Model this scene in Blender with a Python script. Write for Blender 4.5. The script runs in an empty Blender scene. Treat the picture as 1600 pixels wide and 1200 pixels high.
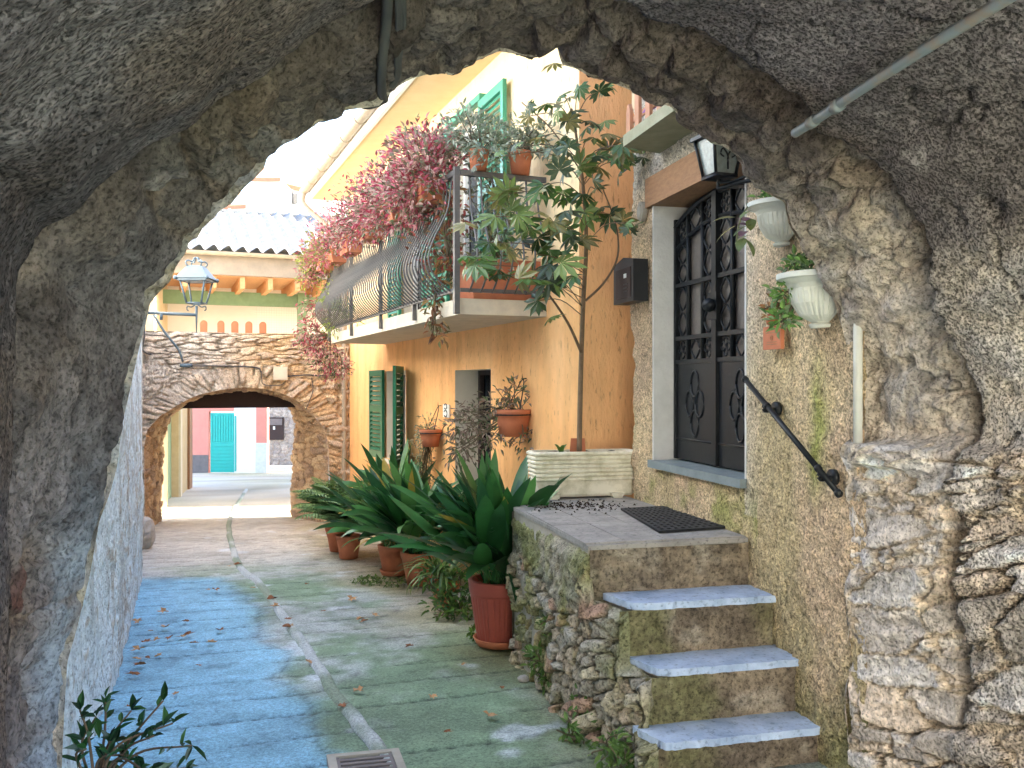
import bpy, math, random
import numpy as np
rnd = random.Random(7)
R = np.random.RandomState(11)
SC = bpy.context.scene
COL = SC.collection

# ------------------------------------------------------------------ camera, sky, sun
EYE = 1.55
FP = 1400.0                                   # focal length in photo pixels (1600 wide)
cam_d = bpy.data.cameras.new("camera")
cam = bpy.data.objects.new("camera", cam_d); COL.objects.link(cam)
cam.location = (0, 0, EYE); cam.rotation_euler = (math.radians(90), 0, 0)
cam_d.sensor_width = 36; cam_d.lens = 36 * FP / 1600
cam_d.clip_start = .02; cam_d.clip_end = 2000
SC.camera = cam
SUN_DIR = np.array([0.95, 0.22, 0.0]); SUN_DIR /= np.linalg.norm(SUN_DIR)
SUN_EL = math.radians(40)
w = bpy.data.worlds.new("World"); SC.world = w; w.use_nodes = True
nt = w.node_tree; nt.nodes.clear()
sky = nt.nodes.new("ShaderNodeTexSky"); sky.sky_type = 'NISHITA'; sky.sun_disc = False
sky.sun_elevation = SUN_EL; sky.sun_rotation = math.atan2(SUN_DIR[0], SUN_DIR[1])
sky.dust_density = 2.5; sky.air_density = 1.0
bg = nt.nodes.new("ShaderNodeBackground"); bg.inputs[1].default_value = .15
wo = nt.nodes.new("ShaderNodeOutputWorld")
nt.links.new(sky.outputs[0], bg.inputs[0]); nt.links.new(bg.outputs[0], wo.inputs[0])
sl = bpy.data.lights.new("sun", 'SUN'); sl.energy = 4.5; sl.angle = math.radians(.5); sl.color = (1, .94, .84)
so = bpy.data.objects.new("sun", sl); COL.objects.link(so)
sv = np.array([SUN_DIR[0] * math.cos(SUN_EL), SUN_DIR[1] * math.cos(SUN_EL), math.sin(SUN_EL)])
from mathutils import Vector
so.rotation_euler = Vector(sv).to_track_quat('Z', 'Y').to_euler()
so.location = (6, -3, 12)
SC.view_settings.view_transform = 'Standard'; SC.view_settings.look = 'None'
SC.view_settings.exposure = 3.35; SC.view_settings.gamma = 1
SC.cycles.max_bounces = 10; SC.cycles.diffuse_bounces = 8
SC.cycles.use_denoising = True

# ------------------------------------------------------------------ numpy noise
def _h(ix, iy, iz, seed):
    n = (ix.astype(np.int64) * 374761393 + iy.astype(np.int64) * 668265263 + iz.astype(np.int64) * 2147483647 + seed * 974711) & 0xffffffff
    n = ((n ^ (n >> 13)) * 1274126177) & 0xffffffff
    n = ((n ^ (n >> 16)) * 2246822519) & 0xffffffff
    return ((n ^ (n >> 15)) & 0xffffff) / float(0xffffff)
def vnoise(p, seed=0):
    i = np.floor(p).astype(np.int64); f = p - i; f = f * f * (3 - 2 * f)
    x, y, z = i[..., 0], i[..., 1], i[..., 2]; fx, fy, fz = f[..., 0], f[..., 1], f[..., 2]
    def L(a, b, t): return a + (b - a) * t
    return L(L(L(_h(x, y, z, seed), _h(x + 1, y, z, seed), fx), L(_h(x, y + 1, z, seed), _h(x + 1, y + 1, z, seed), fx), fy),
             L(L(_h(x, y, z + 1, seed), _h(x + 1, y, z + 1, seed), fx), L(_h(x, y + 1, z + 1, seed), _h(x + 1, y + 1, z + 1, seed), fx), fy), fz)
def fbm(p, sc=1., octv=4, seed=0, gain=.5):
    a, s, t = 1., 0., 0.
    for k in range(octv):
        s = s + a * (vnoise(p * sc + 17.3 * k, seed + k) - .5) * 2; t += a; a *= gain; sc *= 2.03
    return s / t
def worley(x, y, seed=0):
    ix, iy = np.floor(x).astype(np.int64), np.floor(y).astype(np.int64)
    f1 = np.full(x.shape, 9.); f2 = np.full(x.shape, 9.); cid = np.zeros(x.shape)
    zz = np.zeros_like(ix)
    for a in (-1, 0, 1):
        for b in (-1, 0, 1):
            jx, jy = ix + a, iy + b
            px = jx + .12 + .76 * _h(jx, jy, zz, seed); py = jy + .12 + .76 * _h(jx, jy, zz, seed + 1)
            ax_, ay_ = np.abs(px - x), np.abs(py - y); d = .45 * np.hypot(ax_, ay_) + .55 * np.maximum(ax_, ay_) + .06 * (ax_ + ay_); cc = _h(jx, jy, zz, seed + 2)
            n = d < f1
            f2 = np.where(n, f1, np.minimum(f2, d)); cid = np.where(n, cc, cid); f1 = np.where(n, d, f1)
    return f1, f2, cid
def sstep(a, b, x):
    t = np.clip((x - a) / (b - a), 0, 1); return t * t * (3 - 2 * t)
def lerp(a, b, t): return a + (b - a) * t
def mixc(a, b, t): return np.asarray(a) * (1 - t[..., None]) + np.asarray(b) * t[..., None]
def stones(x, y, sx, sy, seed, warp=.25, gap=.22):
    """flat rubble pattern: returns stone mask 0..1, id 0..1, dome"""
    p = np.stack([x / sx, y / sy, np.zeros_like(x)], -1)
    wx = fbm(p, .9, 2, seed + 5) * warp + fbm(p, 3.1, 2, seed + 9) * warp * .4 + fbm(p, 9, 3, seed + 15) * .07
    wy = fbm(p, .9, 2, seed + 6) * warp + fbm(p, 3.1, 2, seed + 8) * warp * .4 + fbm(p, 9, 3, seed + 16) * .07
    f1, f2, cid = worley(x / sx + wx, y / sy + wy, seed)
    m = sstep(.02, gap, f2 - f1)
    return m, cid, 1 - f1
def pal(cid, cols):
    c = np.asarray(cols, float); k = np.minimum((cid * len(c)).astype(int), len(c) - 1); return c[k]

# ------------------------------------------------------------------ materials
def mat(name, c1, c2=None, rough=.85, nscale=6., attr=False, lo=.7, hi=1.25, bumps=((30, .4, .01),), stretch=(1, 1, 1), metal=0., spec=.35,
        trans=0., grain=None, vor=None, lo_c=None, sharp=(.3, .7), coat=0.):
    m = bpy.data.materials.new(name); m.use_nodes = True
    t = m.node_tree; t.nodes.clear(); N = t.nodes.new; K = t.links.new
    out = N("ShaderNodeOutputMaterial"); b = N("ShaderNodeBsdfPrincipled")
    tc = N("ShaderNodeTexCoord"); mp = N("ShaderNodeMapping"); mp.inputs['Scale'].default_value = stretch
    K(tc.outputs['Object'], mp.inputs[0])
    nz = N("ShaderNodeTexNoise"); nz.inputs['Scale'].default_value = nscale; nz.inputs['Detail'].default_value = 8; nz.inputs['Roughness'].default_value = .65
    K(mp.outputs[0], nz.inputs['Vector'])
    mr = N("ShaderNodeMapRange"); mr.inputs[1].default_value = sharp[0]; mr.inputs[2].default_value = sharp[1]; K(nz.outputs[0], mr.inputs[0])
    if attr:
        at = N("ShaderNodeAttribute"); at.attribute_name = "Col"
        mr.inputs[3].default_value = lo; mr.inputs[4].default_value = hi
        vm = N("ShaderNodeVectorMath"); vm.operation = 'SCALE'; K(at.outputs['Color'], vm.inputs[0]); K(mr.outputs[0], vm.inputs['Scale'])
        csock = vm.outputs[0]
    else:
        c2 = c2 or tuple(x * .75 for x in c1)
        mx = N("ShaderNodeMix"); mx.data_type = 'RGBA'
        mx.inputs['A'].default_value = (*c1, 1); mx.inputs['B'].default_value = (*c2, 1)
        K(mr.outputs[0], mx.inputs['Factor']); csock = mx.outputs['Result']
    gb = None
    if grain:
        gs_, glo, ga, gb_, gd = grain
        gn = N("ShaderNodeTexNoise"); gn.inputs['Scale'].default_value = gs_; gn.inputs['Detail'].default_value = 4; gn.inputs['Roughness'].default_value = .6
        K(mp.outputs[0], gn.inputs['Vector']); gm = N("ShaderNodeMapRange"); gm.inputs[1].default_value = ga; gm.inputs[2].default_value = gb_; gm.inputs[3].default_value = glo; gm.inputs[4].default_value = 1.06
        K(gn.outputs[0], gm.inputs[0]); gv = N("ShaderNodeVectorMath"); gv.operation = 'SCALE'; K(csock, gv.inputs[0]); K(gm.outputs[0], gv.inputs['Scale']); csock = gv.outputs[0]
        gb = N("ShaderNodeBump"); gb.inputs['Strength'].default_value = .9; gb.inputs['Distance'].default_value = gd; K(gm.outputs[0], gb.inputs['Height'])
    K(csock, b.inputs['Base Color'])
    b.inputs['Roughness'].default_value = rough; b.inputs['Metallic'].default_value = metal
    b.inputs['Specular IOR Level'].default_value = spec
    if coat: b.inputs['Coat Weight'].default_value = coat
    prev = gb
    for (s, st, di) in bumps:
        n2 = N("ShaderNodeTexNoise"); n2.inputs['Scale'].default_value = s; n2.inputs['Detail'].default_value = 6; n2.inputs['Roughness'].default_value = .6
        K(mp.outputs[0], n2.inputs['Vector'])
        bp = N("ShaderNodeBump"); bp.inputs['Strength'].default_value = st; bp.inputs['Distance'].default_value = di
        K(n2.outputs[0], bp.inputs['Height'])
        if prev: K(prev.outputs[0], bp.inputs['Normal'])
        prev = bp
    if prev: K(prev.outputs[0], b.inputs['Normal'])
    if trans:
        tr = N("ShaderNodeBsdfTranslucent"); K(csock, tr.inputs['Color']); ms = N("ShaderNodeMixShader"); ms.inputs[0].default_value = trans
        K(b.outputs[0], ms.inputs[1]); K(tr.outputs[0], ms.inputs[2]); K(ms.outputs[0], out.inputs[0])
    else:
        K(b.outputs[0], out.inputs[0])
    return m
M = {}
M['rock'] = mat('rough_masonry', (1, 1, 1), attr=True, nscale=26, lo=.62, hi=1.4, bumps=((16, .7, .035), (60, .7, .014), (170, .6, .005)), rough=.95, spec=.15, grain=(75, .5, .34, .5, .006))
M['plaster_old'] = mat('old_vault_plaster', (1, 1, 1), attr=True, nscale=34, lo=.55, hi=1.45, bumps=((14, .7, .035), (75, .7, .010)), rough=.95, spec=.15, grain=(95, .26, .36, .52, .007))
M['roughcast'] = mat('roughcast_render', (1, 1, 1), attr=True, nscale=60, lo=.55, hi=1.4, bumps=((55, .9, .014), (140, .7, .006)), rough=.95, spec=.15, grain=(90, .42, .34, .52, .008))
M['white'] = mat('whitewash', (1, 1, 1), attr=True, nscale=22, lo=.8, hi=1.15, bumps=((20, .7, .03), (80, .7, .01)), rough=.9, spec=.2, grain=(45, .5, .30, .46, .008))
M['ground'] = mat('alley_concrete', (1, 1, 1), attr=True, nscale=55, lo=.55, hi=1.4, bumps=((35, .5, .008), (130, .7, .004)), rough=.72, spec=.4, grain=(120, .55, .33, .5, .003))
M['orange'] = mat('orange_stucco', (1, 1, 1), attr=True, nscale=10, lo=.9, hi=1.08, bumps=((40, .9, .014), (90, .5, .006)), stretch=(1, 1, .3), rough=.92, spec=.15, grain=(34, .66, .28, .40, .012))
M['soffit'] = mat('soffit_stucco', (.80, .57, .33), (.74, .51, .28), nscale=4, bumps=((60, .4, .006),), rough=.9)
M['fascia'] = mat('white_fascia', (.82, .80, .74), (.76, .73, .66), bumps=(), rough=.8)
M['concrete'] = mat('concrete_grey', (.42, .38, .32), (.30, .27, .22), nscale=9, bumps=((40, .4, .008), (140, .4, .003)))
M['slab'] = mat('balcony_slab', (.62, .54, .42), (.46, .40, .32), nscale=7, bumps=((40, .3, .006),))
M['terrace_slab'] = mat('terrace_slab', (.34, .32, .22), (.20, .20, .12), nscale=5, bumps=((30, .4, .01),))
M['riser'] = mat('mossy_riser', (1, 1, 1), attr=True, nscale=24, lo=.45, hi=1.4, grain=(60, .5, .34, .5, .006), bumps=((22, .6, .015), (80, .6, .006)), rough=.95, spec=.15)
M['tread'] = mat('worn_slate_tread', (.46, .55, .70), (.25, .33, .47), nscale=6, sharp=(.34, .66), bumps=((12, .5, .012), (60, .4, .004)), rough=.55, spec=.5, grain=(40, .6, .30, .46, .003))
M['tile'] = mat('landing_tile', (.36, .33, .30), (.20, .185, .17), nscale=6, bumps=((30, .2, .004), (120, .2, .002)), rough=.7, grain=(50, .6, .32, .46, .002))
M['slate'] = mat('threshold_slate', (.22, .26, .27), (.14, .17, .18), nscale=8, bumps=((40, .2, .003),), rough=.5)
M['iron'] = mat('black_iron', (.007, .009, .011), (.016, .017, .019), nscale=20, bumps=((60, .15, .002),), rough=.4, spec=.22)
M['rail'] = mat('railing_iron', (.085, .08, .08), (.13, .115, .105), nscale=25, bumps=(), rough=.45, spec=.5)
M['black'] = mat('black_plastic', (.012, .012, .014), (.02, .02, .022), bumps=(), rough=.45)
M['rubber'] = mat('black_rubber', (.02, .02, .022), (.035, .035, .036), bumps=((80, .3, .002),), rough=.75)
M['cable'] = mat('dark_cable', (.05, .05, .055), (.09, .085, .08), bumps=(), rough=.6)
M['pipe'] = mat('steel_conduit', (.20, .23, .25), (.28, .20, .14), nscale=14, sharp=(.45, .75), bumps=((50, .3, .003),), rough=.5, metal=.3)
M['pvc'] = mat('pale_pipe', (.60, .60, .56), (.52, .50, .45), bumps=(), rough=.5)
M['gutterm'] = mat('beige_gutter', (.36, .30, .22), (.28, .23, .17), nscale=10, bumps=(), rough=.5)
M['downp'] = mat('downpipe_brown', (.32, .27, .23), (.24, .20, .17), nscale=10, bumps=(), rough=.5)
M['green'] = mat('green_paint', (.012, .13, .065), (.010, .10, .05), nscale=6, bumps=((60, .1, .002),), rough=.4)
M['green_l'] = mat('green_paint_lit', (.05, .30, .19), (.04, .24, .15), nscale=6, bumps=((60, .1, .002),), rough=.35)  # lit copy of the green: upper shutters' brightness put into the colour
M['cream'] = mat('cream_paint', (.62, .56, .46), (.55, .49, .40), bumps=(), rough=.7)
M['glass'] = mat('window_glass', (.02, .025, .03), (.03, .035, .04), bumps=(), rough=.05, spec=.8)
M['frost'] = mat('frosted_glass', (.15, .125, .105), (.095, .08, .07), nscale=30, bumps=((90, .5, .004),), rough=.35, spec=.5)
M['lglass'] = mat('lantern_glass', (.22, .26, .25), (.15, .17, .16), nscale=30, bumps=((60, .5, .004),), rough=.2, spec=.6)
M['dwood'] = mat('dark_timber', (.045, .026, .022), (.03, .018, .016), nscale=8, stretch=(1, 6, 6), bumps=((30, .3, .004),), rough=.7)
M['lintel'] = mat('brown_lintel', (.36, .19, .095), (.22, .115, .06), nscale=6, stretch=(5, 2, 8), bumps=((30, .4, .006),), rough=.75)
M['wood'] = mat('raw_timber', (.55, .30, .14), (.42, .21, .09), nscale=5, stretch=(4, 4, 4), bumps=((30, .2, .003),), rough=.75)
M['picket'] = mat('picket_wood', (.52, .27, .16), (.40, .19, .11), nscale=9, bumps=((40, .2, .003),), rough=.75)
M['terra'] = mat('terracotta', (.50, .17, .08), (.38, .12, .06), nscale=9, bumps=((50, .15, .003),), rough=.75)
M['terra_d'] = mat('red_plastic_pot', (.34, .075, .05), (.28, .06, .042), nscale=6, bumps=((90, .1, .001),), rough=.55)
M['cream_pot'] = mat('cream_trough', (.76, .71, .58), (.44, .40, .26), nscale=9, sharp=(.42, .72), bumps=((60, .25, .003),), rough=.75)
M['urn'] = mat('grey_urn', (.64, .64, .58), (.52, .52, .46), nscale=9, bumps=((60, .15, .002),), rough=.65)
M['soil'] = mat('soil', (.055, .035, .022), (.025, .017, .012), nscale=30, bumps=((40, 1, .02),), rough=1)
M['bark'] = mat('stem_bark', (.20, .13, .08), (.12, .08, .05), nscale=20, bumps=((40, .5, .006),))
M['stemg'] = mat('green_stem', (.10, .12, .04), (.12, .08, .04), nscale=20, bumps=(), rough=.7)
M['leaf'] = mat('leaf', (1, 1, 1), attr=True, nscale=12, lo=.75, hi=1.25, bumps=((60, .15, .004),), rough=.5, spec=.35, trans=.22)
M['gloss'] = mat('glossy_leaf', (1, 1, 1), attr=True, nscale=9, lo=.8, hi=1.2, bumps=((30, .1, .004),), rough=.36, spec=.5, trans=.25)
M['dry'] = mat('dry_leaf', (.30, .12, .05), (.17, .07, .035), nscale=16, bumps=((60, .3, .003),), rough=.8)
M['dry2'] = mat('pale_dry_leaf', (.45, .27, .13), (.33, .17, .08), nscale=16, bumps=((60, .3, .003),), rough=.8)
M['stone'] = mat('loose_stone', (.42, .40, .37), (.28, .26, .23), nscale=12, bumps=((30, .6, .01),))
M['pink'] = mat('pink_render', (.66, .26, .20), (.60, .22, .17), nscale=2, bumps=((60, .3, .006),))
M['greyd'] = mat('grey_plinth', (.19, .16, .15), (.14, .12, .115), bumps=((60, .3, .006),))
M['teal'] = mat('teal_gate', (.02, .42, .36), (.03, .36, .31), nscale=3, bumps=(), rough=.5)
M['ochre'] = mat('ochre_render', (.60, .48, .30), (.48, .37, .22), nscale=3, bumps=((40, .4, .01),))
M['jamb'] = mat('pale_jamb', (.62, .56, .45), (.54, .47, .37), bumps=((50, .3, .006),))
M['jambw'] = mat('whitewashed_jamb', (.60, .59, .56), (.50, .49, .46), nscale=9, bumps=((30, .5, .01), (90, .4, .004)), rough=.9)
M['grdoor'] = mat('pale_green_door', (.25, .36, .24), (.20, .30, .20), bumps=())
M['whitew'] = mat('white_render', (.80, .78, .72), (.74, .71, .65), nscale=2, bumps=((40, .2, .006),))
M['awning'] = mat('green_canvas', (.26, .38, .22), (.20, .31, .17), nscale=8, bumps=((120, .3, .003),), trans=.2)
M['rooft'] = mat('grey_roof_tile', (.22, .215, .21), (.13, .135, .14), nscale=9, bumps=((30, .3, .006),))
M['roofo'] = mat('red_roof_tile', (.50, .19, .10), (.38, .14, .08), nscale=9, bumps=((30, .3, .006),))
M['eave'] = mat('eaves_board', (.30, .245, .18), (.22, .18, .135), nscale=5)
M['lampm'] = mat('blue_grey_lamp_metal', (.055, .10, .14), (.085, .13, .165), bumps=(), rough=.4, spec=.5)
M['purple'] = mat('purple_cloth', (.42, .22, .50), (.34, .16, .42), bumps=())
M['plaque'] = mat('plaque_white', (.75, .74, .70), (.68, .67, .62), bumps=())
M['ink'] = mat('ink', (.05, .05, .05), (.06, .06, .06), bumps=())
M['brass'] = mat('brass', (.55, .36, .14), (.45, .28, .1), bumps=(), rough=.35, metal=.8)

# ------------------------------------------------------------------ object helpers
ORG = {}
def thing(name, label, cat, loc=(0, 0, 0), group=None):
    o = bpy.data.objects.new(name, None); COL.objects.link(o); o.location = loc
    o.empty_display_size = .1
    o['label'] = label; o['category'] = cat
    if group: o['group'] = group
    ORG[o.name] = np.array(loc, float); return o
def tag(o, label, cat, group=None):
    o['label'] = label; o['category'] = cat
    if group: o['group'] = group
    return o
def link(name, me, m, parent=None):
    o = bpy.data.objects.new(name, me); COL.objects.link(o); me.materials.append(m)
    if parent is not None:
        o.parent = parent; ORG[o.name] = ORG[parent.name]
    else: ORG[o.name] = np.zeros(3)
    return o
class MB:
    def __init__(s): s.v = []; s.f = []; s.c = []; s.n = 0
    def add(s, V, F, c=None):
        V = np.asarray(V, float).reshape(-1, 3)
        s.v.append(V)
        if isinstance(F, np.ndarray): s.f.extend((F + s.n).tolist())
        else: s.f.extend([[i + s.n for i in f] for f in F])
        cc = np.ones((len(V), 3)) * (np.asarray(c) if c is not None else np.array([.5, .5, .5]))
        s.c.append(cc); s.n += len(V); return s
    def box(s, a, b, T=None, c=None):
        """box between corners a,b in a local frame; T maps (x,y,z) rows to world"""
        x0, y0, z0 = a; x1, y1, z1 = b
        V = np.array([(x, y, z) for z in (z0, z1) for y in (y0, y1) for x in (x0, x1)], float)
        if T is not None: V = T(V)
        return s.add(V, [(0, 2, 3, 1), (4, 5, 7, 6), (0, 1, 5, 4), (2, 6, 7, 3), (0, 4, 6, 2), (1, 3, 7, 5)], c)
    def tube(s, P, r, seg=8, c=None, cap=True, sm=0):
        P = np.asarray(P, float)
        if sm: P = smooth_path(P, sm)
        n = len(P); rr = np.ones(n) * r if np.isscalar(r) else np.interp(np.linspace(0, 1, n), np.linspace(0, 1, len(r)), r)
        T = np.gradient(P, axis=0); T /= np.maximum(np.linalg.norm(T, axis=1, keepdims=True), 1e-9)
        up = np.array([0, 0, 1.]) if abs(T[:, 2]).mean() < .8 else np.array([1., 0.2, 0])
        A = np.cross(T, up); A /= np.maximum(np.linalg.norm(A, axis=1, keepdims=True), 1e-9); B = np.cross(A, T)
        th = np.arange(seg) * 2 * math.pi / seg
        V = P[:, None] + rr[:, None, None] * (A[:, None] * np.cos(th)[None, :, None] + B[:, None] * np.sin(th)[None, :, None])
        F = []
        for i in range(n - 1):
            for j in range(seg):
                k = (j + 1) % seg; F.append((i * seg + j, i * seg + k, (i + 1) * seg + k, (i + 1) * seg + j))
        if cap: F.append(list(range(seg))[::-1]); F.append([(n - 1) * seg + j for j in range(seg)])
        return s.add(V.reshape(-1, 3), F, c)
    def lathe(s, prof, o, seg=28, c=None, ribs=None, half=None, ang=0.):
        """prof list of (r,z); ribs (count, depth, z0, z1)"""
        prof = np.array(prof, float); n = len(prof)
        tot = 2 * math.pi if half is None else half
        th = ang + np.arange(seg + (0 if half is None else 1)) * tot / seg
        m = len(th); V = np.zeros((n, m, 3))
        for i, (r, z) in enumerate(prof):
            r_ = np.full(m, r)
            if ribs and ribs[2] <= z <= ribs[3]: r_ = r_ - ribs[1] * (np.cos(th * ribs[0]) > .75)
            V[i, :, 0] = o[0] + r_ * np.cos(th); V[i, :, 1] = o[1] + r_ * np.sin(th); V[i, :, 2] = o[2] + z
        F = []
        for i in range(n - 1):
            for j in range(m if half is None else m - 1):
                k = (j + 1) % m; F.append((i * m + j, i * m + k, (i + 1) * m + k, (i + 1) * m + j))
        return s.add(V.reshape(-1, 3), F, c)
    def poly_prism(s, pts, T, d0, d1, c=None):
        """2D polygon (a,b) extruded d0..d1; T maps rows (a,d,b)"""
        n = len(pts)
        V = np.array([(a, d0, b) for a, b in pts] + [(a, d1, b) for a, b in pts], float)
        F = [list(range(n)), list(range(2 * n - 1, n - 1, -1))] + [(i, i + n, (i + 1) % n + n, (i + 1) % n) for i in range(n)]
        return s.add(T(V), F, c)
    def build(s, name, m, parent=None, smooth=False, origin=None):
        V = np.concatenate(s.v); C = np.concatenate(s.c)
        if parent is not None: V = V - ORG[parent.name]
        elif origin is not None: V = V - np.asarray(origin)
        me = bpy.data.meshes.new(name); me.from_pydata(V.tolist(), [], s.f); me.update()
        ca = me.color_attributes.new("Col", 'FLOAT_COLOR', 'POINT')
        ca.data.foreach_set("color", np.concatenate([C, np.ones((len(C), 1))], 1).astype(np.float32).ravel())
        if smooth: me.polygons.foreach_set("use_smooth", [True] * len(me.polygons))
        o = link(name, me, m, parent)
        if parent is None and origin is not None: o.location = origin; ORG[o.name] = np.asarray(origin, float)
        return o
def smooth_path(P, k):
    P = np.asarray(P, float); n = len(P); out = []
    Q = np.vstack([2 * P[0] - P[1], P, 2 * P[-1] - P[-2]])
    for i in range(n - 1):
        p0, p1, p2, p3 = Q[i], Q[i + 1], Q[i + 2], Q[i + 3]
        for t in np.linspace(0, 1, k, endpoint=False):
            out.append(.5 * ((2 * p1) + (-p0 + p2) * t + (2 * p0 - 5 * p1 + 4 * p2 - p3) * t * t + (-p0 + 3 * p1 - 3 * p2 + p3) * t ** 3))
    out.append(P[-1]); return np.array(out)
def grid_obj(name, P, C, m, parent=None, keep=None, smooth=True, flip=False):
    r, c = P.shape[:2]
    idx = np.arange(r * c).reshape(r, c)
    F = np.stack([idx[:-1, :-1], idx[:-1, 1:], idx[1:, 1:], idx[1:, :-1]], -1)
    if flip: F = F[..., ::-1]
    if keep is not None: F = F[keep]
    F = F.reshape(-1, 4)
    V = P.reshape(-1, 3) - (ORG[parent.name] if parent is not None else 0)
    me = bpy.data.meshes.new(name)
    me.vertices.add(len(V)); me.vertices.foreach_set("co", V.astype(np.float32).ravel())
    me.loops.add(F.size); me.loops.foreach_set("vertex_index", F.astype(np.int32).ravel())
    me.polygons.add(len(F)); me.polygons.foreach_set("loop_start", (np.arange(len(F)) * 4).astype(np.int32))
    me.update(calc_edges=True); me.validate()
    ca = me.color_attributes.new("Col", 'FLOAT_COLOR', 'POINT')
    CC = np.concatenate([C.reshape(-1, 3), np.ones((len(V), 1))], 1)
    ca.data.foreach_set("color", CC.astype(np.float32).ravel())
    if smooth: me.polygons.foreach_set("use_smooth", [True] * len(me.polygons))
    return link(name, me, m, parent)

# ------------------------------------------------------------------ frames measured from the photograph
def at(px, py, Y): return np.array([(px - 800) / FP * Y, Y, EYE + (600 - py) / FP * Y])
def hit(px, py, o, d):
    """ray through a photo pixel against the vertical plane o + s*d; returns s, z"""
    a = (px - 800) / FP
    s = (a * o[1] - o[0]) / (d[0] - a * d[1]); Y = o[1] + s * d[1]
    return s, EYE + (600 - py) / FP * Y
GS = -.0536
def gz(Y): return GS * np.clip(Y, -4, 48)
def gpt(px, py):
    Y = EYE * FP / (py - 600 + GS * FP); return np.array([(px - 800) / FP * Y, Y, GS * Y])
t2 = np.array([-.3714, .9285]); r2 = np.array([.9285, .3714]); n2 = -r2      # alley direction, alley right, facade outward
C0 = np.array([.525, 7.0])
q2 = np.array([-.2389, .9710]); p2 = np.array([.9710, .2389])                # door wall: along (away), into the wall
W0 = np.array([1.29, 4.88])
R0 = np.array([1.51, 4.0])
B0 = np.array([-2.70, 15.25])
def frame(o, ax, ay):
    """rows (a, d, z) -> world: o + a*ax + d*ay"""
    def T(V):
        V = np.asarray(V, float); a, d, z = V[..., 0], V[..., 1], V[..., 2]
        return np.stack([o[0] + a * ax[0] + d * ay[0], o[1] + a * ax[1] + d * ay[1], z], -1)
    return T
FAC = frame(C0, t2, n2)          # (along facade, out into the alley, z)
DW = frame(W0, q2, -p2)          # (along door wall, out, z)
ARC = frame(R0, -r2, -t2)        # (across from right to left, towards camera, z)
FAR = frame(B0, -r2, t2)         # (across from right to left, deeper, z)
def facu(px, d=0): return hit(px, 600, C0 + d * n2, t2)[0]
def facz(px, py, d=0): return hit(px, py, C0 + d * n2, t2)[1]
def dws(px, d=0): return hit(px, 600, W0 - d * p2, q2)[0]
def dwz(px, py, d=0): return hit(px, py, W0 - d * p2, q2)[1]

# ------------------------------------------------------------------ ground
xb_y = [2, 4.21, 4.77, 5.64, 7.0, 9.43, 11]; xb_x = [-.5, -.78, -1.02, -1.53, -1.95, -2.96, -3.3]
def ground_fields(X, Y):
    p = np.stack([X, Y, np.zeros_like(X)], -1)
    al = X * t2[0] + Y * t2[1]; ac = X * r2[0] + Y * r2[1]
    n1, nf, nb = fbm(p, 1.3, 4, 3), fbm(p, 9, 4, 4), fbm(p, .5, 3, 8)
    xb = np.interp(Y, xb_y, xb_x) + n1 * .22
    lane = sstep(-.16, .14, xb - X + .06 * nf) * sstep(9.7, 9.2, Y + n1 * .3)
    bl = np.array([.20, .41, .54]); gr = np.array([.165, .245, .15]); gr2 = np.array([.33, .36, .35]); be = np.array([.45, .425, .37])
    col = mixc(gr, gr2, sstep(-.1, .35, fbm(p, .9, 4, 21) + .25 * nf))
    far = sstep(9, 11.5, Y + nb); col = mixc(col, be, far)
    col = mixc(col, bl * 1, lane)
    fac_off = (X - C0[0]) * n2[0] + (Y - C0[1]) * n2[1]
    moss = sstep(1.7, .4, fac_off + n1 * .5) * sstep(-.25, .2, fbm(p, 1.6, 3, 31)) * sstep(5, 6, Y)
    col = mixc(col, np.array([.30, .31, .15]), moss * .75)
    warm = sstep(1.6, .5, fac_off + n1) * sstep(6, 8, Y); col = mixc(col, np.array([.45, .36, .24]), warm * .45)
    dst = np.abs(X - (.55 - .26 * (Y - 4.4)) ); mo2 = sstep(.7, .05, dst + n1 * .3) * (Y < 6.5) * (Y > 3)
    col = mixc(col, np.array([.16, .17, .08]), mo2 * .8)
    # scored lines across the alley
    ph = al + .05 * n1 + .18 * ac * 0
    ph = ph + .03 * fbm(p, 2.2, 3, 43); k = np.mod(ph, .40); ln = np.exp(-((k - .21) / .0105) ** 2) * sstep(-.5, .0, fbm(p, 2.3, 2, 41))
    ln = ln * (al > 2) * (al < 14)
    crack = np.exp(-((xb - X) / .012) ** 2) * (Y < 9)
    col = col * (1 - .85 * ln)[..., None] * (1 - .5 * crack)[..., None]
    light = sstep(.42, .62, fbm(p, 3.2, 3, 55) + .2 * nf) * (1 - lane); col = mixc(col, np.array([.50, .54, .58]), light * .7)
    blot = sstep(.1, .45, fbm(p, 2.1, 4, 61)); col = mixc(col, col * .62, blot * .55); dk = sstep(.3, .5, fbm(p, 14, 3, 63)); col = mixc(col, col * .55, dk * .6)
    col = col * (1 + .26 * nf + .16 * n1)[..., None]
    dz = -.014 * ln - .006 * crack + .012 * n1 + .005 * nf
    return col, dz
def ground_sheet(name, xs, ys, lower=0., hole=None):
    X, Y = np.meshgrid(xs, ys); col, dz = ground_fields(X, Y)
    P = np.stack([X, Y, gz(Y) + dz - lower], -1)
    keep = None
    if hole:
        cx, cy = .5 * (X[:-1, :-1] + X[1:, 1:]), .5 * (Y[:-1, :-1] + Y[1:, 1:])
        keep = ~((cx > hole[0]) & (cx < hole[1]) & (cy > hole[2]) & (cy < hole[3]))
    o = grid_obj(name, P, col, M['ground'], None, keep); o['kind'] = 'structure'; return o
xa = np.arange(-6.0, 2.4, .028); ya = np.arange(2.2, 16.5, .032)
ground_sheet('alley_paving', xa, ya)
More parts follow.
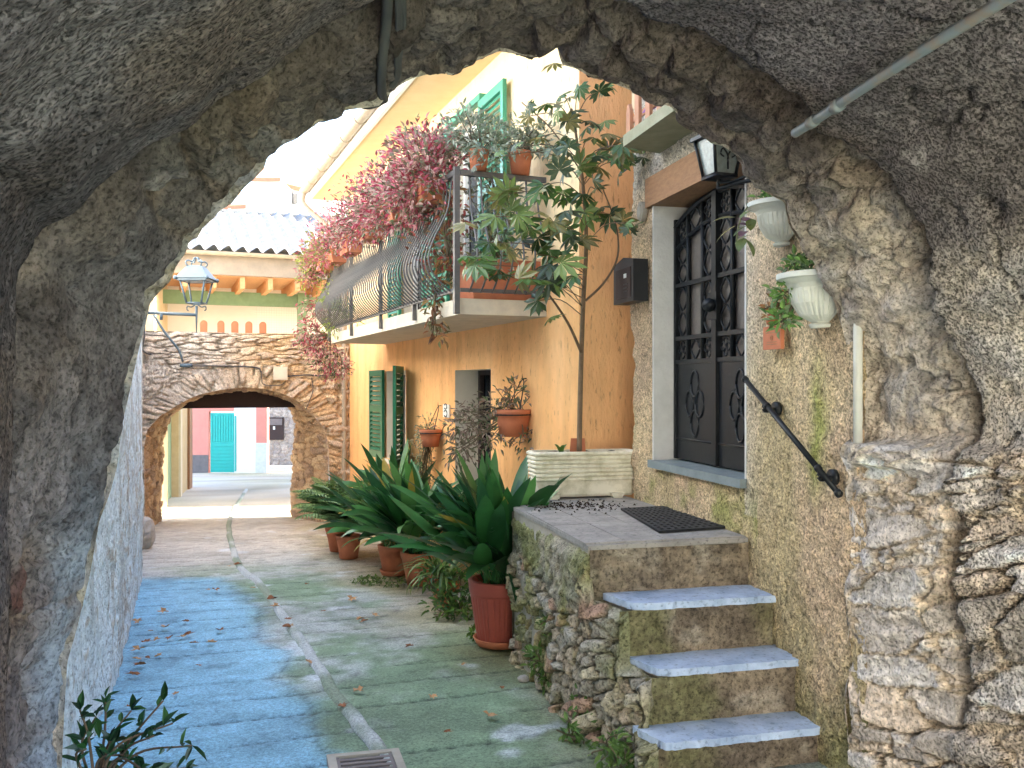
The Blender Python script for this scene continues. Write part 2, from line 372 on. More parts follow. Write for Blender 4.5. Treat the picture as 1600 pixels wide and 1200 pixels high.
gx = np.concatenate([np.linspace(-400, -60, 12), np.linspace(-50, -7, 30), [-6.0], np.linspace(-5, 2, 8), [xa[-1]], np.linspace(4, 50, 20), np.linspace(70, 400, 10)])
gy = np.concatenate([np.linspace(-400, -30, 12), np.linspace(-20, 1, 12), [2.2], np.linspace(3, 16, 14), [ya[-1]], np.linspace(17.5, 60, 45), np.linspace(80, 500, 10)])
ground_sheet('ground', gx, gy, 0.0, (xa[0], xa[-1], ya[0], ya[-1]))
# gutter strip
gp = [(640, 1230), (600, 1180), (560, 1130), (520, 1080), (470, 1000), (440, 960), (405, 912), (375, 886), (362, 850), (358, 820), (366, 795), (385, 765)]
gl = smooth_path([gpt(*g)[:2] for g in gp], 10)
tg = np.gradient(gl, axis=0); tg /= np.linalg.norm(tg, axis=1, keepdims=True); nn = np.stack([tg[:, 1], -tg[:, 0]], 1)
cols = np.linspace(-.045, .045, 6)
P = gl[:, None] + nn[:, None] * (cols[None, :, None] + .012 * fbm(np.stack([gl[:, 0], gl[:, 1], gl[:, 0] * 0], -1), 6, 2, 3)[:, None, None])
Pz = gz(P[..., 1]) + .021 + .004 * (np.abs(cols) < .05)
PP = np.concatenate([P, Pz[..., None]], -1)
PP[:, 0, 2] -= .028; PP[:, -1, 2] -= .028
cc = mixc(np.array([.19, .24, .17]), np.array([.40, .43, .43]), sstep(-.1, .25, fbm(PP, 1.7, 3, 77)))
o = grid_obj('gutter_strip', PP, cc, M['ground']); o['kind'] = 'structure'

# ------------------------------------------------------------------ near archway: the vaulted passage we stand in
Fpx = [(88, 1520), (92, 1300), (100, 1120), (105, 1035), (122, 975), (140, 900), (155, 815), (172, 770), (184, 725), (190, 662), (197, 637), (217, 545), (227, 509), (234, 475), (248, 457), (267, 439), (275, 416), (291, 394), (296, 376), (310, 371),
       (315, 358), (335, 340), (342, 330), (360, 320), (382, 293), (398, 279), (413, 263), (418, 246), (444, 225), (461, 219), (500, 190), (542, 172), (592, 166), (610, 145), (622, 135), (645, 122), (692, 110), (702, 119), (740, 97), (780, 80),
       (810, 85), (835, 90), (858, 72), (870, 72), (878, 101), (900, 107), (925, 122), (950, 127), (975, 137), (1000, 147), (1025, 160), (1050, 168), (1062, 183), (1087, 196), (1100, 215), (1113, 225), (1130, 228), (1160, 250), (1170, 274), (1182, 290),
       (1200, 303), (1226, 316), (1232, 350), (1246, 374), (1272, 410), (1283, 435), (1300, 462), (1311, 497), (1326, 532), (1331, 560), (1336, 600), (1337, 670), (1326, 690), (1325, 760), (1330, 830), (1325, 900), (1322, 960), (1330, 1030), (1320, 1090), (1325, 1150), (1330, 1220), (1330, 1320)]
Npx = [(2, 1900), (4, 1300), (8, 900), (10, 700), (12, 600), (15, 470), (20, 420), (58, 352), (100, 333), (150, 290), (230, 230), (300, 190), (345, 150), (400, 125), (470, 72), (530, 45), (590, 10), (700, -15), (850, -20), (1000, 10), (1080, 50), (1170, 110),
       (1260, 165), (1330, 230), (1380, 300), (1415, 360), (1440, 420), (1470, 490), (1500, 560), (1510, 620), (1515, 690), (1500, 760), (1490, 900), (1510, 1000), (1515, 1200), (1515, 1420)]
TH = .6
F_ = np.array([hit(a, b, R0, -r2) for a, b in Fpx]); N_ = np.array([hit(a, b, R0 - TH * t2, -r2) for a, b in Npx])
def resample(C, n, anchors=None):
    d = np.concatenate([[0], np.cumsum(np.linalg.norm(np.diff(C, axis=0), axis=1))])
    s = np.linspace(0, d[-1], n)
    return np.stack([np.interp(s, d, C[:, 0]), np.interp(s, d, C[:, 1])], 1), d[-1]
MP = 900
Fc, Lf = resample(F_, MP)
# bring N onto the same parameter by polar angle about the arch centre so that rows run straight through the wall
def polar_match(C, ref, ctr=(1.6, 1.45)):
    Cd, _ = resample(C, 4000)
    ang = np.unwrap(np.arctan2(Cd[:, 1] - ctr[1], Cd[:, 0] - ctr[0]))
    ra = np.unwrap(np.arctan2(ref[:, 1] - ctr[1], ref[:, 0] - ctr[0]))
    if abs(ang[0] - ra[0]) > math.pi: ang += 2 * math.pi * round((ra[0] - ang[0]) / (2 * math.pi))
    o_ = np.argsort(ang)
    return np.stack([np.interp(ra, ang[o_], Cd[o_, 0]), np.interp(ra, ang[o_], Cd[o_, 1])], 1)
Nc = polar_match(N_, Fc)
def smooth1(C, k):
    ker = np.ones(k) / k; pad = k // 2
    return np.stack([np.convolve(np.pad(C[:, i], pad, 'edge'), ker, 'valid') for i in range(2)], 1)
def inward(C):
    S = smooth1(C, 61); T = np.gradient(S, axis=0); T /= np.maximum(np.linalg.norm(T, axis=1, keepdims=True), 1e-9)
    nrm = np.stack([T[:, 1], -T[:, 0]], 1); ctr = np.array([1.6, 1.4])
    sg = np.sign(((ctr - S) * nrm).sum(1)); return nrm * sg[:, None]
In = inward(Nc); arcs = np.linspace(0, Lf, MP)
arch = thing('stone_archway', 'rough rubble stone archway and vault overhead, framing the alley', 'archway', ARC(np.array([0, 0, 0.])))
STONEC = [(.34, .28, .22), (.42, .36, .30), (.30, .25, .21), (.46, .41, .36), (.38, .29, .21), (.26, .24, .23), (.44, .35, .26)]
STONER = [(.60, .52, .455), (.68, .61, .55), (.52, .46, .42), (.63, .51, .41), (.60, .55, .52), (.47, .41, .365)]
def arch_fields(A, E, W, Z):
    """A arc from left foot to right foot, E depth; returns displacement and colour"""
    p = np.stack([A, E, np.zeros_like(A)], -1)
    frac = A / Lf
    rightp = sstep(.70, .80, frac); low_r = sstep(1.35, 1.29, Z + .03 * fbm(p, 4, 2, 5)) * sstep(.55, .7, frac)
    left = sstep(.42, .30, frac)
    f4, f10, f30 = fbm(p, 3.2, 4, 1), fbm(p, 9, 4, 2), fbm(p, 28, 3, 3)
    m1, id1, d1 = stones(A, E, .17, .21, 4, .35, .3)
    big = np.where(low_r > .5, 1, 0)
    skew = A + .25 * E * rightp
    m2, id2, d2 = stones(skew, E, .145, .40, 12, .38, .16)
    m3, id3, d3 = stones(skew + 9, E * 1.0, .075, .22, 22, .4, .2)
    sel = (id2 < .35).astype(float)          # some big cells break up into thin courses
    m2 = m2 * (1 - sel) + np.minimum(m2, m3) * sel; id2 = np.where(sel > .5, id3, id2)
    expo = sstep(-.05, .25, fbm(p, 1.7, 3, 61) + .15)     # where rubble shows through
    expo_l = sstep(.12, .3, fbm(p, 1.5, 3, 66) + .12 * (Z < .9))
    rid = 1 - np.abs(fbm(p, 4.5, 4, 141)) * 2.6; rid = np.clip(rid, 0, 1) ** 2
    lam = fbm(np.stack([A * 5.5 + E * 1.5, E * .9, A * 0], -1), 5, 4, 143)          # thin schist layers
    rub = (m1 * (.03 + .045 * id1) + .045 * f4 + .022 * f10 + .010 * f30)
    pls = .05 * f4 + .02 * f10 + .010 * f30 - .045 * expo_l * (1 - .7 * m1) + .03 * lam * expo_l - .03 * rid * sstep(.1, -.2, f4)
    lo = np.minimum(m2 * 1.5, 1) * (.030 + .05 * id2) + .016 * f10 * m2 + .010 * f30 + .016 * f4 + .018 * lam * m2 * (id2 > .4)
    mortar_fill = sstep(-.35, .1, fbm(p, 2.6, 2, 71)) * .040 * (1 - m2)
    ledge = sstep(1.30, 1.285, Z + .012 * f4) * sstep(1.185, 1.205, Z + .012 * f4) * rightp * (E < .47 + .05 * f4); lo = lo * (1 - ledge) + ledge * (.115 + .012 * f10 + .012 * lam)
    disp = lerp(rub, pls, left); disp = lerp(disp, lo + mortar_fill, low_r)
    mid = sstep(.58, .67, frac) * sstep(2.35, 1.95, Z + .2 * f4) * (1 - low_r)
    disp = lerp(disp, .035 + .03 * f4 + .042 * f10 + .020 * f30 + .05 * m1 * (id1 > .55) - .04 * sstep(.25, .5, fbm(p, 6, 3, 145)), mid * .9)
    # colours
    cr = mixc(np.array([.40, .33, .26]), pal(id1, STONEC), m1 * .8)
    cr = mixc(cr, np.array([.44, .40, .35]), (1 - expo) * .5)
    top = sstep(1.9, 2.6, Z); cr = mixc(cr, cr * np.array([.32, .29, .31]), top)  # dimness of the crown put into the colour, darker with height
    cr = mixc(cr, np.array([.50, .43, .35]), rightp * .45)
    cl = mixc(np.array([.31, .275, .262]), np.array([.21, .185, .178]), sstep(-.3, .4, f4))
    cl = mixc(cl, mixc(np.array([.36, .26, .18]), pal(id1, STONEC), m1), expo_l * .75)
    blue = sstep(1.5, .9, Z) * sstep(.25, 0, E) ; cl = mixc(cl, np.array([.50, .60, .68]), blue * .85 * sstep(-.4, .3, f10 + .3))  # bluish daylight on the low outer rock painted into the colour
    redb = (id1 > .94) * m1 * expo_l; cl = mixc(cl, np.array([.34, .11, .08]), redb * .8)
    nearb = sstep(TH - .40, TH - .12, E + .22 * f4 + .08 * f10) * (E < TH + .04)
    cl = mixc(cl, mixc(np.array([.17, .115, .075]), pal(id1, [(.25, .18, .12), (.20, .15, .11), (.30, .21, .13), (.17, .14, .12)]), m1), nearb * .5)
    cr = mixc(cr, mixc(np.array([.62, .52, .42]), np.array([.33, .29, .265]), sstep(-.2, .3, f10 + .5 * f4 + .3 * f30)), mid * .75); cr = mixc(cr, cr * .5, mid * sstep(.25, .5, fbm(p, 6, 3, 145)) * .7)
    cl = cl * np.array([.68, .66, .71]); cl = mixc(cl, cl * .72, sstep(1.7, 2.4, Z))  # shade painted in: upper left of the ring darkened too
    c = mixc(cr, cl, left)
    clow = mixc(np.array([.50, .40, .30]), pal(id2, STONER), m2); clow = clow * (1 + .35 * lam * m2)[..., None]; clow = mixc(clow, np.array([.60, .55, .52]), ledge)
    clow = mixc(clow, np.array([.60, .49, .37]), (1 - m2) * sstep(-.2, .3, f10) * .7)
    c = mixc(c, clow, low_r)
    ckr = np.exp(-(fbm(p, 2.2, 4, 191) / .014) ** 2) * sstep(0, .25, fbm(p, 1.3, 2, 193)) * (1 - low_r); c = c * (1 - .6 * ckr)[..., None]; disp = disp - .018 * ckr
    soot = (id1 > .8) * m1 * (1 - low_r); c = mixc(c, c * .68, soot * .7)
    st = sstep(.2, .5, fbm(p * np.array([1, .6, 1]), 5, 4, 151)); c = mixc(c, c * np.array([.55, .52, .52]), st * .6 * (1 - low_r))
    pale = sstep(.28, .5, fbm(p, 7, 4, 153)); c = mixc(c, c * 1.45 + .02, pale * .6)
    c = c * (1 + .28 * f10 + .2 * f30)[..., None]
    return disp, np.clip(c, .02, .8)
RW = 90
E = np.linspace(0, TH + .03, RW)[:, None] * np.ones((1, MP)); A = np.ones((RW, 1)) * arcs[None]
k = (E / TH)[..., None]
WZ = Fc[None] * (1 - k) + Nc[None] * k
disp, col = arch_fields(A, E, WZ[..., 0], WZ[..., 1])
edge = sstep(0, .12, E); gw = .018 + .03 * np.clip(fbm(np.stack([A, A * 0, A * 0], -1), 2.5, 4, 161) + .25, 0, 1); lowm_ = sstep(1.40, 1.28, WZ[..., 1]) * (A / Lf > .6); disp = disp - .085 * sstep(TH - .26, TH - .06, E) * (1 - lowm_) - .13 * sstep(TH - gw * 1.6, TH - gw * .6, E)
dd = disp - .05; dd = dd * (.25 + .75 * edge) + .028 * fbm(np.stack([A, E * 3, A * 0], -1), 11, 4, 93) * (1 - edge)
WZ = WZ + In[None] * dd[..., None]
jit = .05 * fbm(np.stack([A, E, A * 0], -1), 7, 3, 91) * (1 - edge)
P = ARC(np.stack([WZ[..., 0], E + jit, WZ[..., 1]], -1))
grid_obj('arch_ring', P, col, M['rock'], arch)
# plaster vault over our heads
ez = np.concatenate([np.linspace(0, 2.6, 190), np.linspace(2.7, 2.85, 3)])
RV = len(ez)
E = ez[:, None] * np.ones((1, MP)); A = np.ones((RV, 1)) * arcs[None]
p = np.stack([A, E, np.zeros_like(A)], -1)
lip = .11 * fbm(np.stack([A[:1], A[:1] * 0, A[:1] * 0], -1), 5, 4, 44) + .02 * fbm(np.stack([A[:1], A[:1] * 0, A[:1] * 0], -1), 22, 3, 45)
Ed = TH + E + (.02 + lip) * np.exp(-E / .25)
frac = A / Lf
WZ = np.repeat(Nc[None], RV, 0)
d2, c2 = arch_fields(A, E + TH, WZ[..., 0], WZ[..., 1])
low_r = sstep(1.35, 1.29, WZ[..., 1] + .03 * fbm(p, 4, 2, 5)) * sstep(.55, .7, frac)
mid_r = sstep(.62, .70, frac) * sstep(2.15, 1.9, WZ[..., 1] + .12 * fbm(p, 2, 3, 6)) * (1 - low_r)
f4, f10, f30 = fbm(p, 2.2, 4, 101), fbm(p, 8, 4, 102), fbm(p, 30, 3, 103)
pit = sstep(.42, .62, fbm(p, 17, 3, 111)) * .012 + sstep(.35, .5, fbm(p, 6, 3, 112)) * .03 * sstep(0, .3, f4)
pl = .012 + .04 * f4 + .010 * f10 + .005 * f30 - pit
rr_ = .012 + .030 * f4 + .02 * f10 + .012 * f30
dsp = lerp(pl, rr_, mid_r); dsp = lerp(dsp, d2 - .01, low_r)
crack = np.exp(-((A - (1.05 + .35 * E + .08 * f4)) / .02) ** 2) * (E > .5) * .03; dsp = dsp - crack
ck = np.exp(-(fbm(p + .03 * fbm(p, 9, 3, 180)[..., None], 1.25, 3, 181) / .008) ** 2) * sstep(-.05, .2, fbm(p, 1.1, 2, 183)) * (1 - low_r); ck2 = np.exp(-(fbm(p, 2.6, 3, 185) / .010) ** 2) * sstep(.1, .3, fbm(p, 1.6, 2, 187)) * (1 - low_r); ck = np.maximum(ck, ck2)
dsp = dsp - .02 * ck
cp = mixc(np.array([.30, .268, .262]), np.array([.20, .178, .178]), sstep(-.3, .35, f4 + .3 * f10))
cp = mixc(cp, np.array([.27, .20, .145]), sstep(.15, .45, fbm(p, 1.8, 3, 121)) * .55)
cp = mixc(cp, np.array([.62, .58, .55]), sstep(.5, .62, fbm(p, 4.4, 3, 131)) * .5)
rv = sstep(.55, .65, frac); cp = mixc(cp, cp * np.array([1.05, 1.0, .95]), rv)
cm = mixc(np.array([.56, .48, .40]), np.array([.40, .36, .33]), sstep(-.2, .4, f10)); cp = mixc(cp, cm, mid_r)
cp = mixc(cp, c2, low_r); stn = sstep(.15, .5, fbm(p, 1.4, 4, 171)); cp = mixc(cp, cp * np.array([.55, .53, .55]), stn * .7); wsh = sstep(.2, .5, fbm(p, 3.6, 4, 173)); cp = mixc(cp, cp * 1.5 + .03, wsh * .6)
cp = cp * (1 + .28 * f10 + .22 * f30)[..., None] * (1 - 6 * pit)[..., None]
dsp[0] -= .16
Ed[0] = Ed[1] + .03
WZ = WZ + In[None] * dsp[..., None]
P = ARC(np.stack([WZ[..., 0], Ed, WZ[..., 1]], -1))
cp = cp * (1 - .72 * ck)[..., None]; vt = lerp(.62, .86, sstep(2.3, 1.6, WZ[..., 1]) * rv)[..., None] * lerp(np.array([.98, .95, 1.03]), np.array([1, 1, 1.]), rv[..., None]); cp = cp * vt  # vt darkens the plaster overhead: vault shade put into the colour
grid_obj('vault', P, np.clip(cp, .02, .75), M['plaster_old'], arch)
# outside faces and roof of the house over the passage
def annulus(curve, e, rect, rows, flip, name):
    w0, w1, z1 = rect
    ctr = np.array([1.6, 1.45]); O = []
    for wv, zv in curve:
        d = np.array([wv, zv]) - ctr; ks = []
        if d[0] > 0: ks.append((w1 - ctr[0]) / d[0])
        if d[0] < 0: ks.append((w0 - ctr[0]) / d[0])
        if d[1] > 0: ks.append((z1 - ctr[1]) / d[1])
        if d[1] < 0: ks.append((-.8 - ctr[1]) / d[1])
        O.append(ctr + d * min(ks))
    O = np.array(O); kk = np.linspace(0, 1, rows)[:, None, None]
    WZ = curve[None] * (1 - kk) + O[None] * kk
    q = np.stack([WZ[..., 0], WZ[..., 1], WZ[..., 0] * 0 + e], -1)
    m_, i_, _d = stones(WZ[..., 0], WZ[..., 1], .28, .13, 31)
    dz = (.025 * m_ + .02 * fbm(q, 5, 3, 7)) * np.minimum(1, np.arange(rows) / 2.)[:, None]
    c = mixc(np.array([.46, .38, .28]), pal(i_, STONER), m_)
    return grid_obj(name, ARC(np.stack([WZ[..., 0], e + (-1 if not flip else 1) * dz, WZ[..., 1]], -1)), c, M['rock'], arch)
annulus(Fc[::2] , 0.0, (-.55, 3.75, 5.6), 60, False, 'outer_wall')
annulus(WZ[-1][::6] if False else (Nc + In * .06)[::4], 3.46, (-.55, 3.75, 5.6), 20, True, 'rear_wall')
MB().box((-.7, -.15, 5.6), (3.9, 3.6, 5.8), ARC).build('roof', M['roofo'], arch)
MB().box((-.75, .3, -.5), (-.45, 3.4, 5.55), ARC).box((3.6, .3, -.5), (3.85, 3.4, 5.55), ARC).build('side_wall', M['ochre'], arch)

# conduit on the vault, cables through the arch
def vault_pt(wv, e, off=.05):
    k = np.argmin(np.abs(Nc[:, 0] - wv) + (Nc[:, 1] < 2) * 9)
    b = Nc[k] + In[k] * off; return ARC(np.array([b[0], TH + e, b[1]]))
pts = [vault_pt(.735, -.02, .10), vault_pt(.76, .12, .10), vault_pt(.80, .35, .10), vault_pt(.86, .7, .10), vault_pt(.95, 1.3, .10)]
ob = MB().tube(pts, .017, 10, sm=6)
for f_, r_ in ((.16, .021), (.36, .0225)):
    c0 = np.array(pts[0]) * (1 - f_) + np.array(pts[3]) * f_; dv = (np.array(pts[3]) - pts[0]); dv /= np.linalg.norm(dv)
    ob.tube([c0 - dv * .018, c0 + dv * .018], r_, 10)
tag(ob.build('conduit_pipe', M['pipe'], smooth=True), 'steel conduit pipe running across the plaster of the vault', 'pipe')
def intr(px, py, e, off=.03):
    s, z = hit(px, py, R0 - e * t2, -r2); return ARC(np.array([s, e, z - off]))
pp = [intr(606, -25, .62, .0), intr(604, 30, .45, .0), intr(597, 95, .28, 0), intr(596, 140, .08, 0), intr(600, 155, -.06, 0)]
tag(MB().tube(pp, .017, 10, sm=6).build('drain_pipe', M['cable'], smooth=True), 'dark rigid pipe hanging through the crown of the arch', 'pipe')
cb = MB()
for kx in (-5, 0, 5):
    cb.tube([intr(625 + kx, -25, .62, 0), intr(626 + kx, 40, .42, 0), intr(622 + kx * .6, 90, .25, 0), intr(620 + kx * .5, 120, .08, 0), intr(606 + kx * .3, 142, -.02, 0), intr(600, 158, -.06, 0), intr(575, 168, -.08, 0), intr(545, 167, -.06, -.02)], .008, 7, sm=6)
tag(cb.build('cable_bundle', M['cable'], smooth=True), 'bundle of black cables beside the dark pipe at the arch crown', 'cable')
# vertical pale pipe at the pier
tag(MB().tube([ARC(np.array([.035, .085, 1.28])), ARC(np.array([.035, .085, 2.0]))], .02, 12).build('pale_pipe', M['pvc'], smooth=True), 'short pale grey upright pipe at edge of stone pier', 'pipe')

# ------------------------------------------------------------------ left house: whitewashed wall
lw = thing('whitewashed_house', 'whitewashed rough wall of the house along the left of the alley', 'house', (-2.45, 5.54, -.3))
L0 = np.array([-2.45, 5.54]); L1 = np.array([-3.92, 9.5]); L2 = np.array([-6.35, 15.3])
Lm = ARC(np.array([3.30, .05, 0]))[:2]
nl = 420; 
def poly_pts(pts, n):
    pts = np.array(pts); d = np.concatenate([[0], np.cumsum(np.linalg.norm(np.diff(pts, axis=0), axis=1))]); s = np.linspace(0, d[-1], n)
    return np.stack([np.interp(s, d, pts[:, 0]), np.interp(s, d, pts[:, 1])], 1), s
Pl, sl_ = poly_pts([Lm, L0, L1], nl)
zs = np.linspace(-1.0, 5.2, 300)
S, Z = np.meshgrid(sl_, zs); X = np.ones((300, 1)) * Pl[None, :, 0]; Y = np.ones((300, 1)) * Pl[None, :, 1]
p = np.stack([S, Z, S * 0], -1)
st = fbm(p * np.array([1, .35, 1]), 7, 4, 201); f30 = fbm(p, 18, 4, 203)
d = .03 * fbm(p, 2.4, 4, 202) + .02 * st + .012 * f30
c = mixc(np.array([.74, .84, .90]), np.array([.54, .60, .63]), sstep(.05, .4, st + .4 * f30))
c = mixc(c, np.array([.38, .33, .27]), sstep(.28, .42, f30 + .4 * fbm(p, 1.2, 3, 207)) * .7)
c = c * (1 + .2 * f30)[..., None]
P = np.stack([X + r2[0] * d, Y + r2[1] * d, Z], -1)
grid_obj('wall', P, c, M['white'], lw)
b = MB(); T = lambda V: V
i_ = -r2
def seg_box(a, b_, th, z0, z1, mb):
    a, b_ = np.array(a), np.array(b_); u = (b_ - a) / np.linalg.norm(b_ - a); n = np.array([-u[1], u[0]]); L = np.linalg.norm(b_ - a)
    mb.box((0, 0, z0), (L, th, z1), frame(a, u, n)); return mb
seg_box(L1 - .0 * t2, L2, 2.0, -1.2, 5.2, b)
b.build('side_wall', M['white'] if False else M['whitew'], lw)
seg_box(np.array(Lm) + i_ * .2, L1 + i_ * .2, 2.5, 5.2, 5.4, MB()).build('roof', M['roofo'], lw)
# stone at its foot
def rock(name, o, r, m, seed, label=None, cat=None, flat=.7):
    rs = np.random.RandomState(seed); th = np.linspace(0, 2 * math.pi, 22, endpoint=False); ph = np.linspace(-math.pi / 2, math.pi / 2, 12)
    TH_, PH = np.meshgrid(th, ph); D = np.stack([np.cos(PH) * np.cos(TH_), np.cos(PH) * np.sin(TH_), np.sin(PH)], -1)
    rad = r * (1 + .35 * fbm(D + seed * 3.1, 1.6, 3, seed)); V = D * rad[..., None] * np.array([1, 1, flat])
    mb = MB(); n = len(th); F = [(i * n + j, i * n + (j + 1) % n, (i + 1) * n + (j + 1) % n, (i + 1) * n + j) for i in range(11) for j in range(n)]
    mb.add(V.reshape(-1, 3) + np.asarray(o), F); ob = mb.build(name, m, origin=o)
    if label: tag(ob, label, cat)
    return ob
g = gpt(231, 857); rock('boulder', (g[0] - .12, g[1], g[2] + .2), .2, M['stone'], 5, 'grey boulder at the end of the whitewashed wall by the far arch', 'stone', 1.2)
g = gpt(818, 1066); rock('pebble', (g[0], g[1], g[2] + .02), .035, M['stone'], 9, 'small pale stone lying on the paving below the stair wall', 'stone')

# ------------------------------------------------------------------ far stone arch across the alley
far = thing('stone_arch', 'low rubble stone arch spanning the far end of the alley', 'arch', FAR(np.array([1.6, 0, -.8])))
FFpx = [(226, 900), (226, 768), (225, 700), (230, 672), (250, 650), (274, 635), (290, 626), (310, 617), (345, 609), (380, 605), (410, 607), (436, 613), (455, 621), (470, 631), (493, 653), (508, 671), (513, 703), (514, 760), (514, 860)]
FBpx = [(250, 900), (251, 768), (253, 691), (258, 668), (264, 652), (285, 632), (315, 617), (350, 610), (385, 608), (420, 612), (445, 624), (457, 640), (463, 660), (459, 700), (456, 760), (456, 850)]
FF = np.array([hit(a, b_, B0, -r2) for a, b_ in FFpx]); FB = np.array([hit(a, b_, B0 + 1.6 * t2, -r2) for a, b_ in FBpx])
FFc, LF2 = resample(FF, 420); FBc, _ = resample(FB, 420)
rows = 44; kk = np.linspace(0, 1, rows)[:, None, None]
WZ = FFc[None] * (1 - kk) + FBc[None] * kk; A = np.ones((rows, 1)) * np.linspace(0, LF2, 420)[None]; E = np.linspace(0, 1.6, rows)[:, None] * np.ones((1, 420))
m_, i1, _d = stones(A, E, .13, .32, 55, .4); p = np.stack([A, E, A * 0], -1)
ctr = np.array([1.7, .9]); inn = ctr - WZ; inn /= np.linalg.norm(inn, axis=-1, keepdims=True)
dd = (.05 * m_ * (.4 + i1) + .03 * fbm(p, 5, 3, 57)) * sstep(0, .1, E)
WZ = WZ + inn * dd[..., None]
c = mixc(np.array([.34, .22, .13]), pal(i1, [(.40, .28, .18), (.34, .24, .16), (.46, .34, .22), (.30, .21, .15)]), m_)
grid_obj('passage', FAR(np.stack([WZ[..., 0], E, WZ[..., 1]], -1)), c, M['rock'], far)
# front wall
O = []; ctr = np.array([1.75, .75]); x0, x1, zt = -.12, 3.62, 2.38
for wv, zv in FFc:
    d = np.array([wv, zv]) - ctr; ks = []
    if d[0] > 0: ks.append((x1 - ctr[0]) / d[0])
    if d[0] < 0: ks.append((x0 - ctr[0]) / d[0])
    if d[1] > 0: ks.append((zt - ctr[1]) / d[1])
    if d[1] < 0: ks.append((-1.4 - ctr[1]) / d[1])
    O.append(ctr + d * max(1.0, min(ks)))
O = np.array(O); rows = 110; kk = np.linspace(0, 1, rows)[:, None, None]
WZ = FFc[None] * (1 - kk) + O[None] * kk
rad = np.linalg.norm(WZ - FFc[None], axis=-1); A = np.ones((rows, 1)) * np.linspace(0, LF2, 420)[None]
p = np.stack([WZ[..., 0], WZ[..., 1], A * 0], -1)
mv, iv, _d = stones(A, rad, .085, .5, 73, .2, .25); mh, ih, _d = stones(WZ[..., 0], WZ[..., 1], .27, .085, 81, .45, .22)
band = sstep(.40, .34, rad + .06 * fbm(p, 4, 2, 3)) * (WZ[..., 1] > .2)
mm = lerp(mh, mv, band); ii = np.where(band > .5, iv, ih)
dd = mm * (.02 + .05 * ii) + .015 * fbm(p, 12, 3, 83)
grade = sstep(2.6, 1.4, WZ[..., 0] + .4 * fbm(p, 1.3, 2, 85))    # right half warmer stone
cs = mixc(pal(ii, [(.50, .46, .42), (.58, .54, .49), (.44, .40, .36), (.54, .47, .40)]), pal(ii, [(.58, .42, .26), (.52, .36, .22), (.62, .48, .33), (.46, .35, .25), (.55, .44, .34)]), grade)
c = mixc(mixc(np.array([.40, .36, .31]), np.array([.46, .33, .20]), grade), cs, mm); c = c * (1 + .15 * fbm(p, 16, 3, 87))[..., None]
grid_obj('wall', FAR(np.stack([WZ[..., 0], -dd, WZ[..., 1]], -1)), c, M['rock'], far)
MB().box((-.3, .03, zt - .12), (3.7, 1.75, zt - .02), FAR).build('coping', M['concrete'], far)
MB().box((-.6, .1, 1.64), (3.7, 1.6, 2.2), FAR).build('ceiling', M['dwood'], far)
bw0 = hit(272, 620, B0 + .9 * t2, -r2)[0]; bw1 = hit(478, 620, B0 + .9 * t2, -r2)[0]
zb0 = hit(380, 637, B0 + .9 * t2, -r2)[1]; zb1 = hit(380, 612, B0 + .9 * t2, -r2)[1]
MB().box((bw1, .78, zb0), (bw0, .96, zb1 + .1), FAR).build('beam', M['dwood'], far)
b = MB(); b.box((-.05, .06, zt - .5), (.25, 1.5, zt - .15), FAR).build('pier_core', M['concrete'], far)
# wiring and box on the arch
def fw(px, py, e=-.07): s, z = hit(px, py, B0 + e * t2, -r2); return FAR(np.array([s, e, z]))
cb = MB(); cb.tube([fw(285, 570), fw(305, 571), fw(350, 572), fw(400, 574), (fw(408, 582))], .012, 7, sm=4); cb.tube([fw(448, 588), fw(480, 586), fw(505, 587), fw(533, 586)], .012, 7, sm=4)
cb.tube([fw(487, 590), fw(489, 610), fw(484, 625), fw(478, 640)], .008, 6, sm=4); cb.tube([fw(409, 580), fw(411, 600), fw(436, 602), fw(444, 598)], .008, 6, sm=4)
tag(cb.build('wall_cable', M['cable'], smooth=True), 'thin cable clipped along the stones above the far arch', 'cable')
cb = MB(); cb.tube([fw(240, 492, -.3), fw(258, 520, -.25), fw(278, 545, -.15), fw(286, 565, -.08)], .018, 7, sm=6); cb.tube([fw(281, 571), fw(300, 571)], .03, 8)
tag(cb.build('lamp_cable', M['lampm'], smooth=True), 'grey cable dropping from the street lantern to the arch stones', 'cable')
cb = MB(); cb.tube([fw(226, 505, -.2), fw(225, 530, -.2), fw(222, 545, -.15), fw(229, 552, -.1), fw(236, 553, -.06)], .014, 7, sm=6)
tag(cb.build('dark_cable', M['cable'], smooth=True), 'dark looped cable at the left end of the far arch', 'cable')
jb = MB(); s0, z0 = hit(448, 594, B0, -r2); s1, z1 = hit(426, 573, B0, -r2)
jb.box((s0, -.12, z0), (s1, -.06, z1), FAR); jb.box((s0 + .012, -.128, z0 + .012), (s1 - .012, -.122, z1 - .012), FAR)
tag(jb.build('junction_box', M['jamb']), 'square pale junction box above the far arch', 'junction box')
for i, px in enumerate((319, 346, 368, 390, 412)):
    s, _z = hit(px, 520, B0, -r2); hh = .2 + .0 * i; w_ = .055
    pts = [(s - w_, zt - .03), (s + w_, zt - .03)] + [(s + w_ * math.cos(a), zt + hh - w_ + w_ * math.sin(a)) for a in np.linspace(0, math.pi, 9)]
    ob = MB().poly_prism(pts, FAR, .1, .16).build('coping_tile', M['terra'], origin=FAR(np.array([s, .13, zt])))
    tag(ob, ['first round-topped terracotta tile on the far arch, beside the street lantern', 'second round-topped terracotta tile from the street lantern', 'middle one of the five round-topped terracotta tiles', 'fourth round-topped terracotta tile from the street lantern', 'fifth round-topped terracotta tile, nearest the balcony plants'][i], 'tile', 'round-topped tiles standing on the far arch')

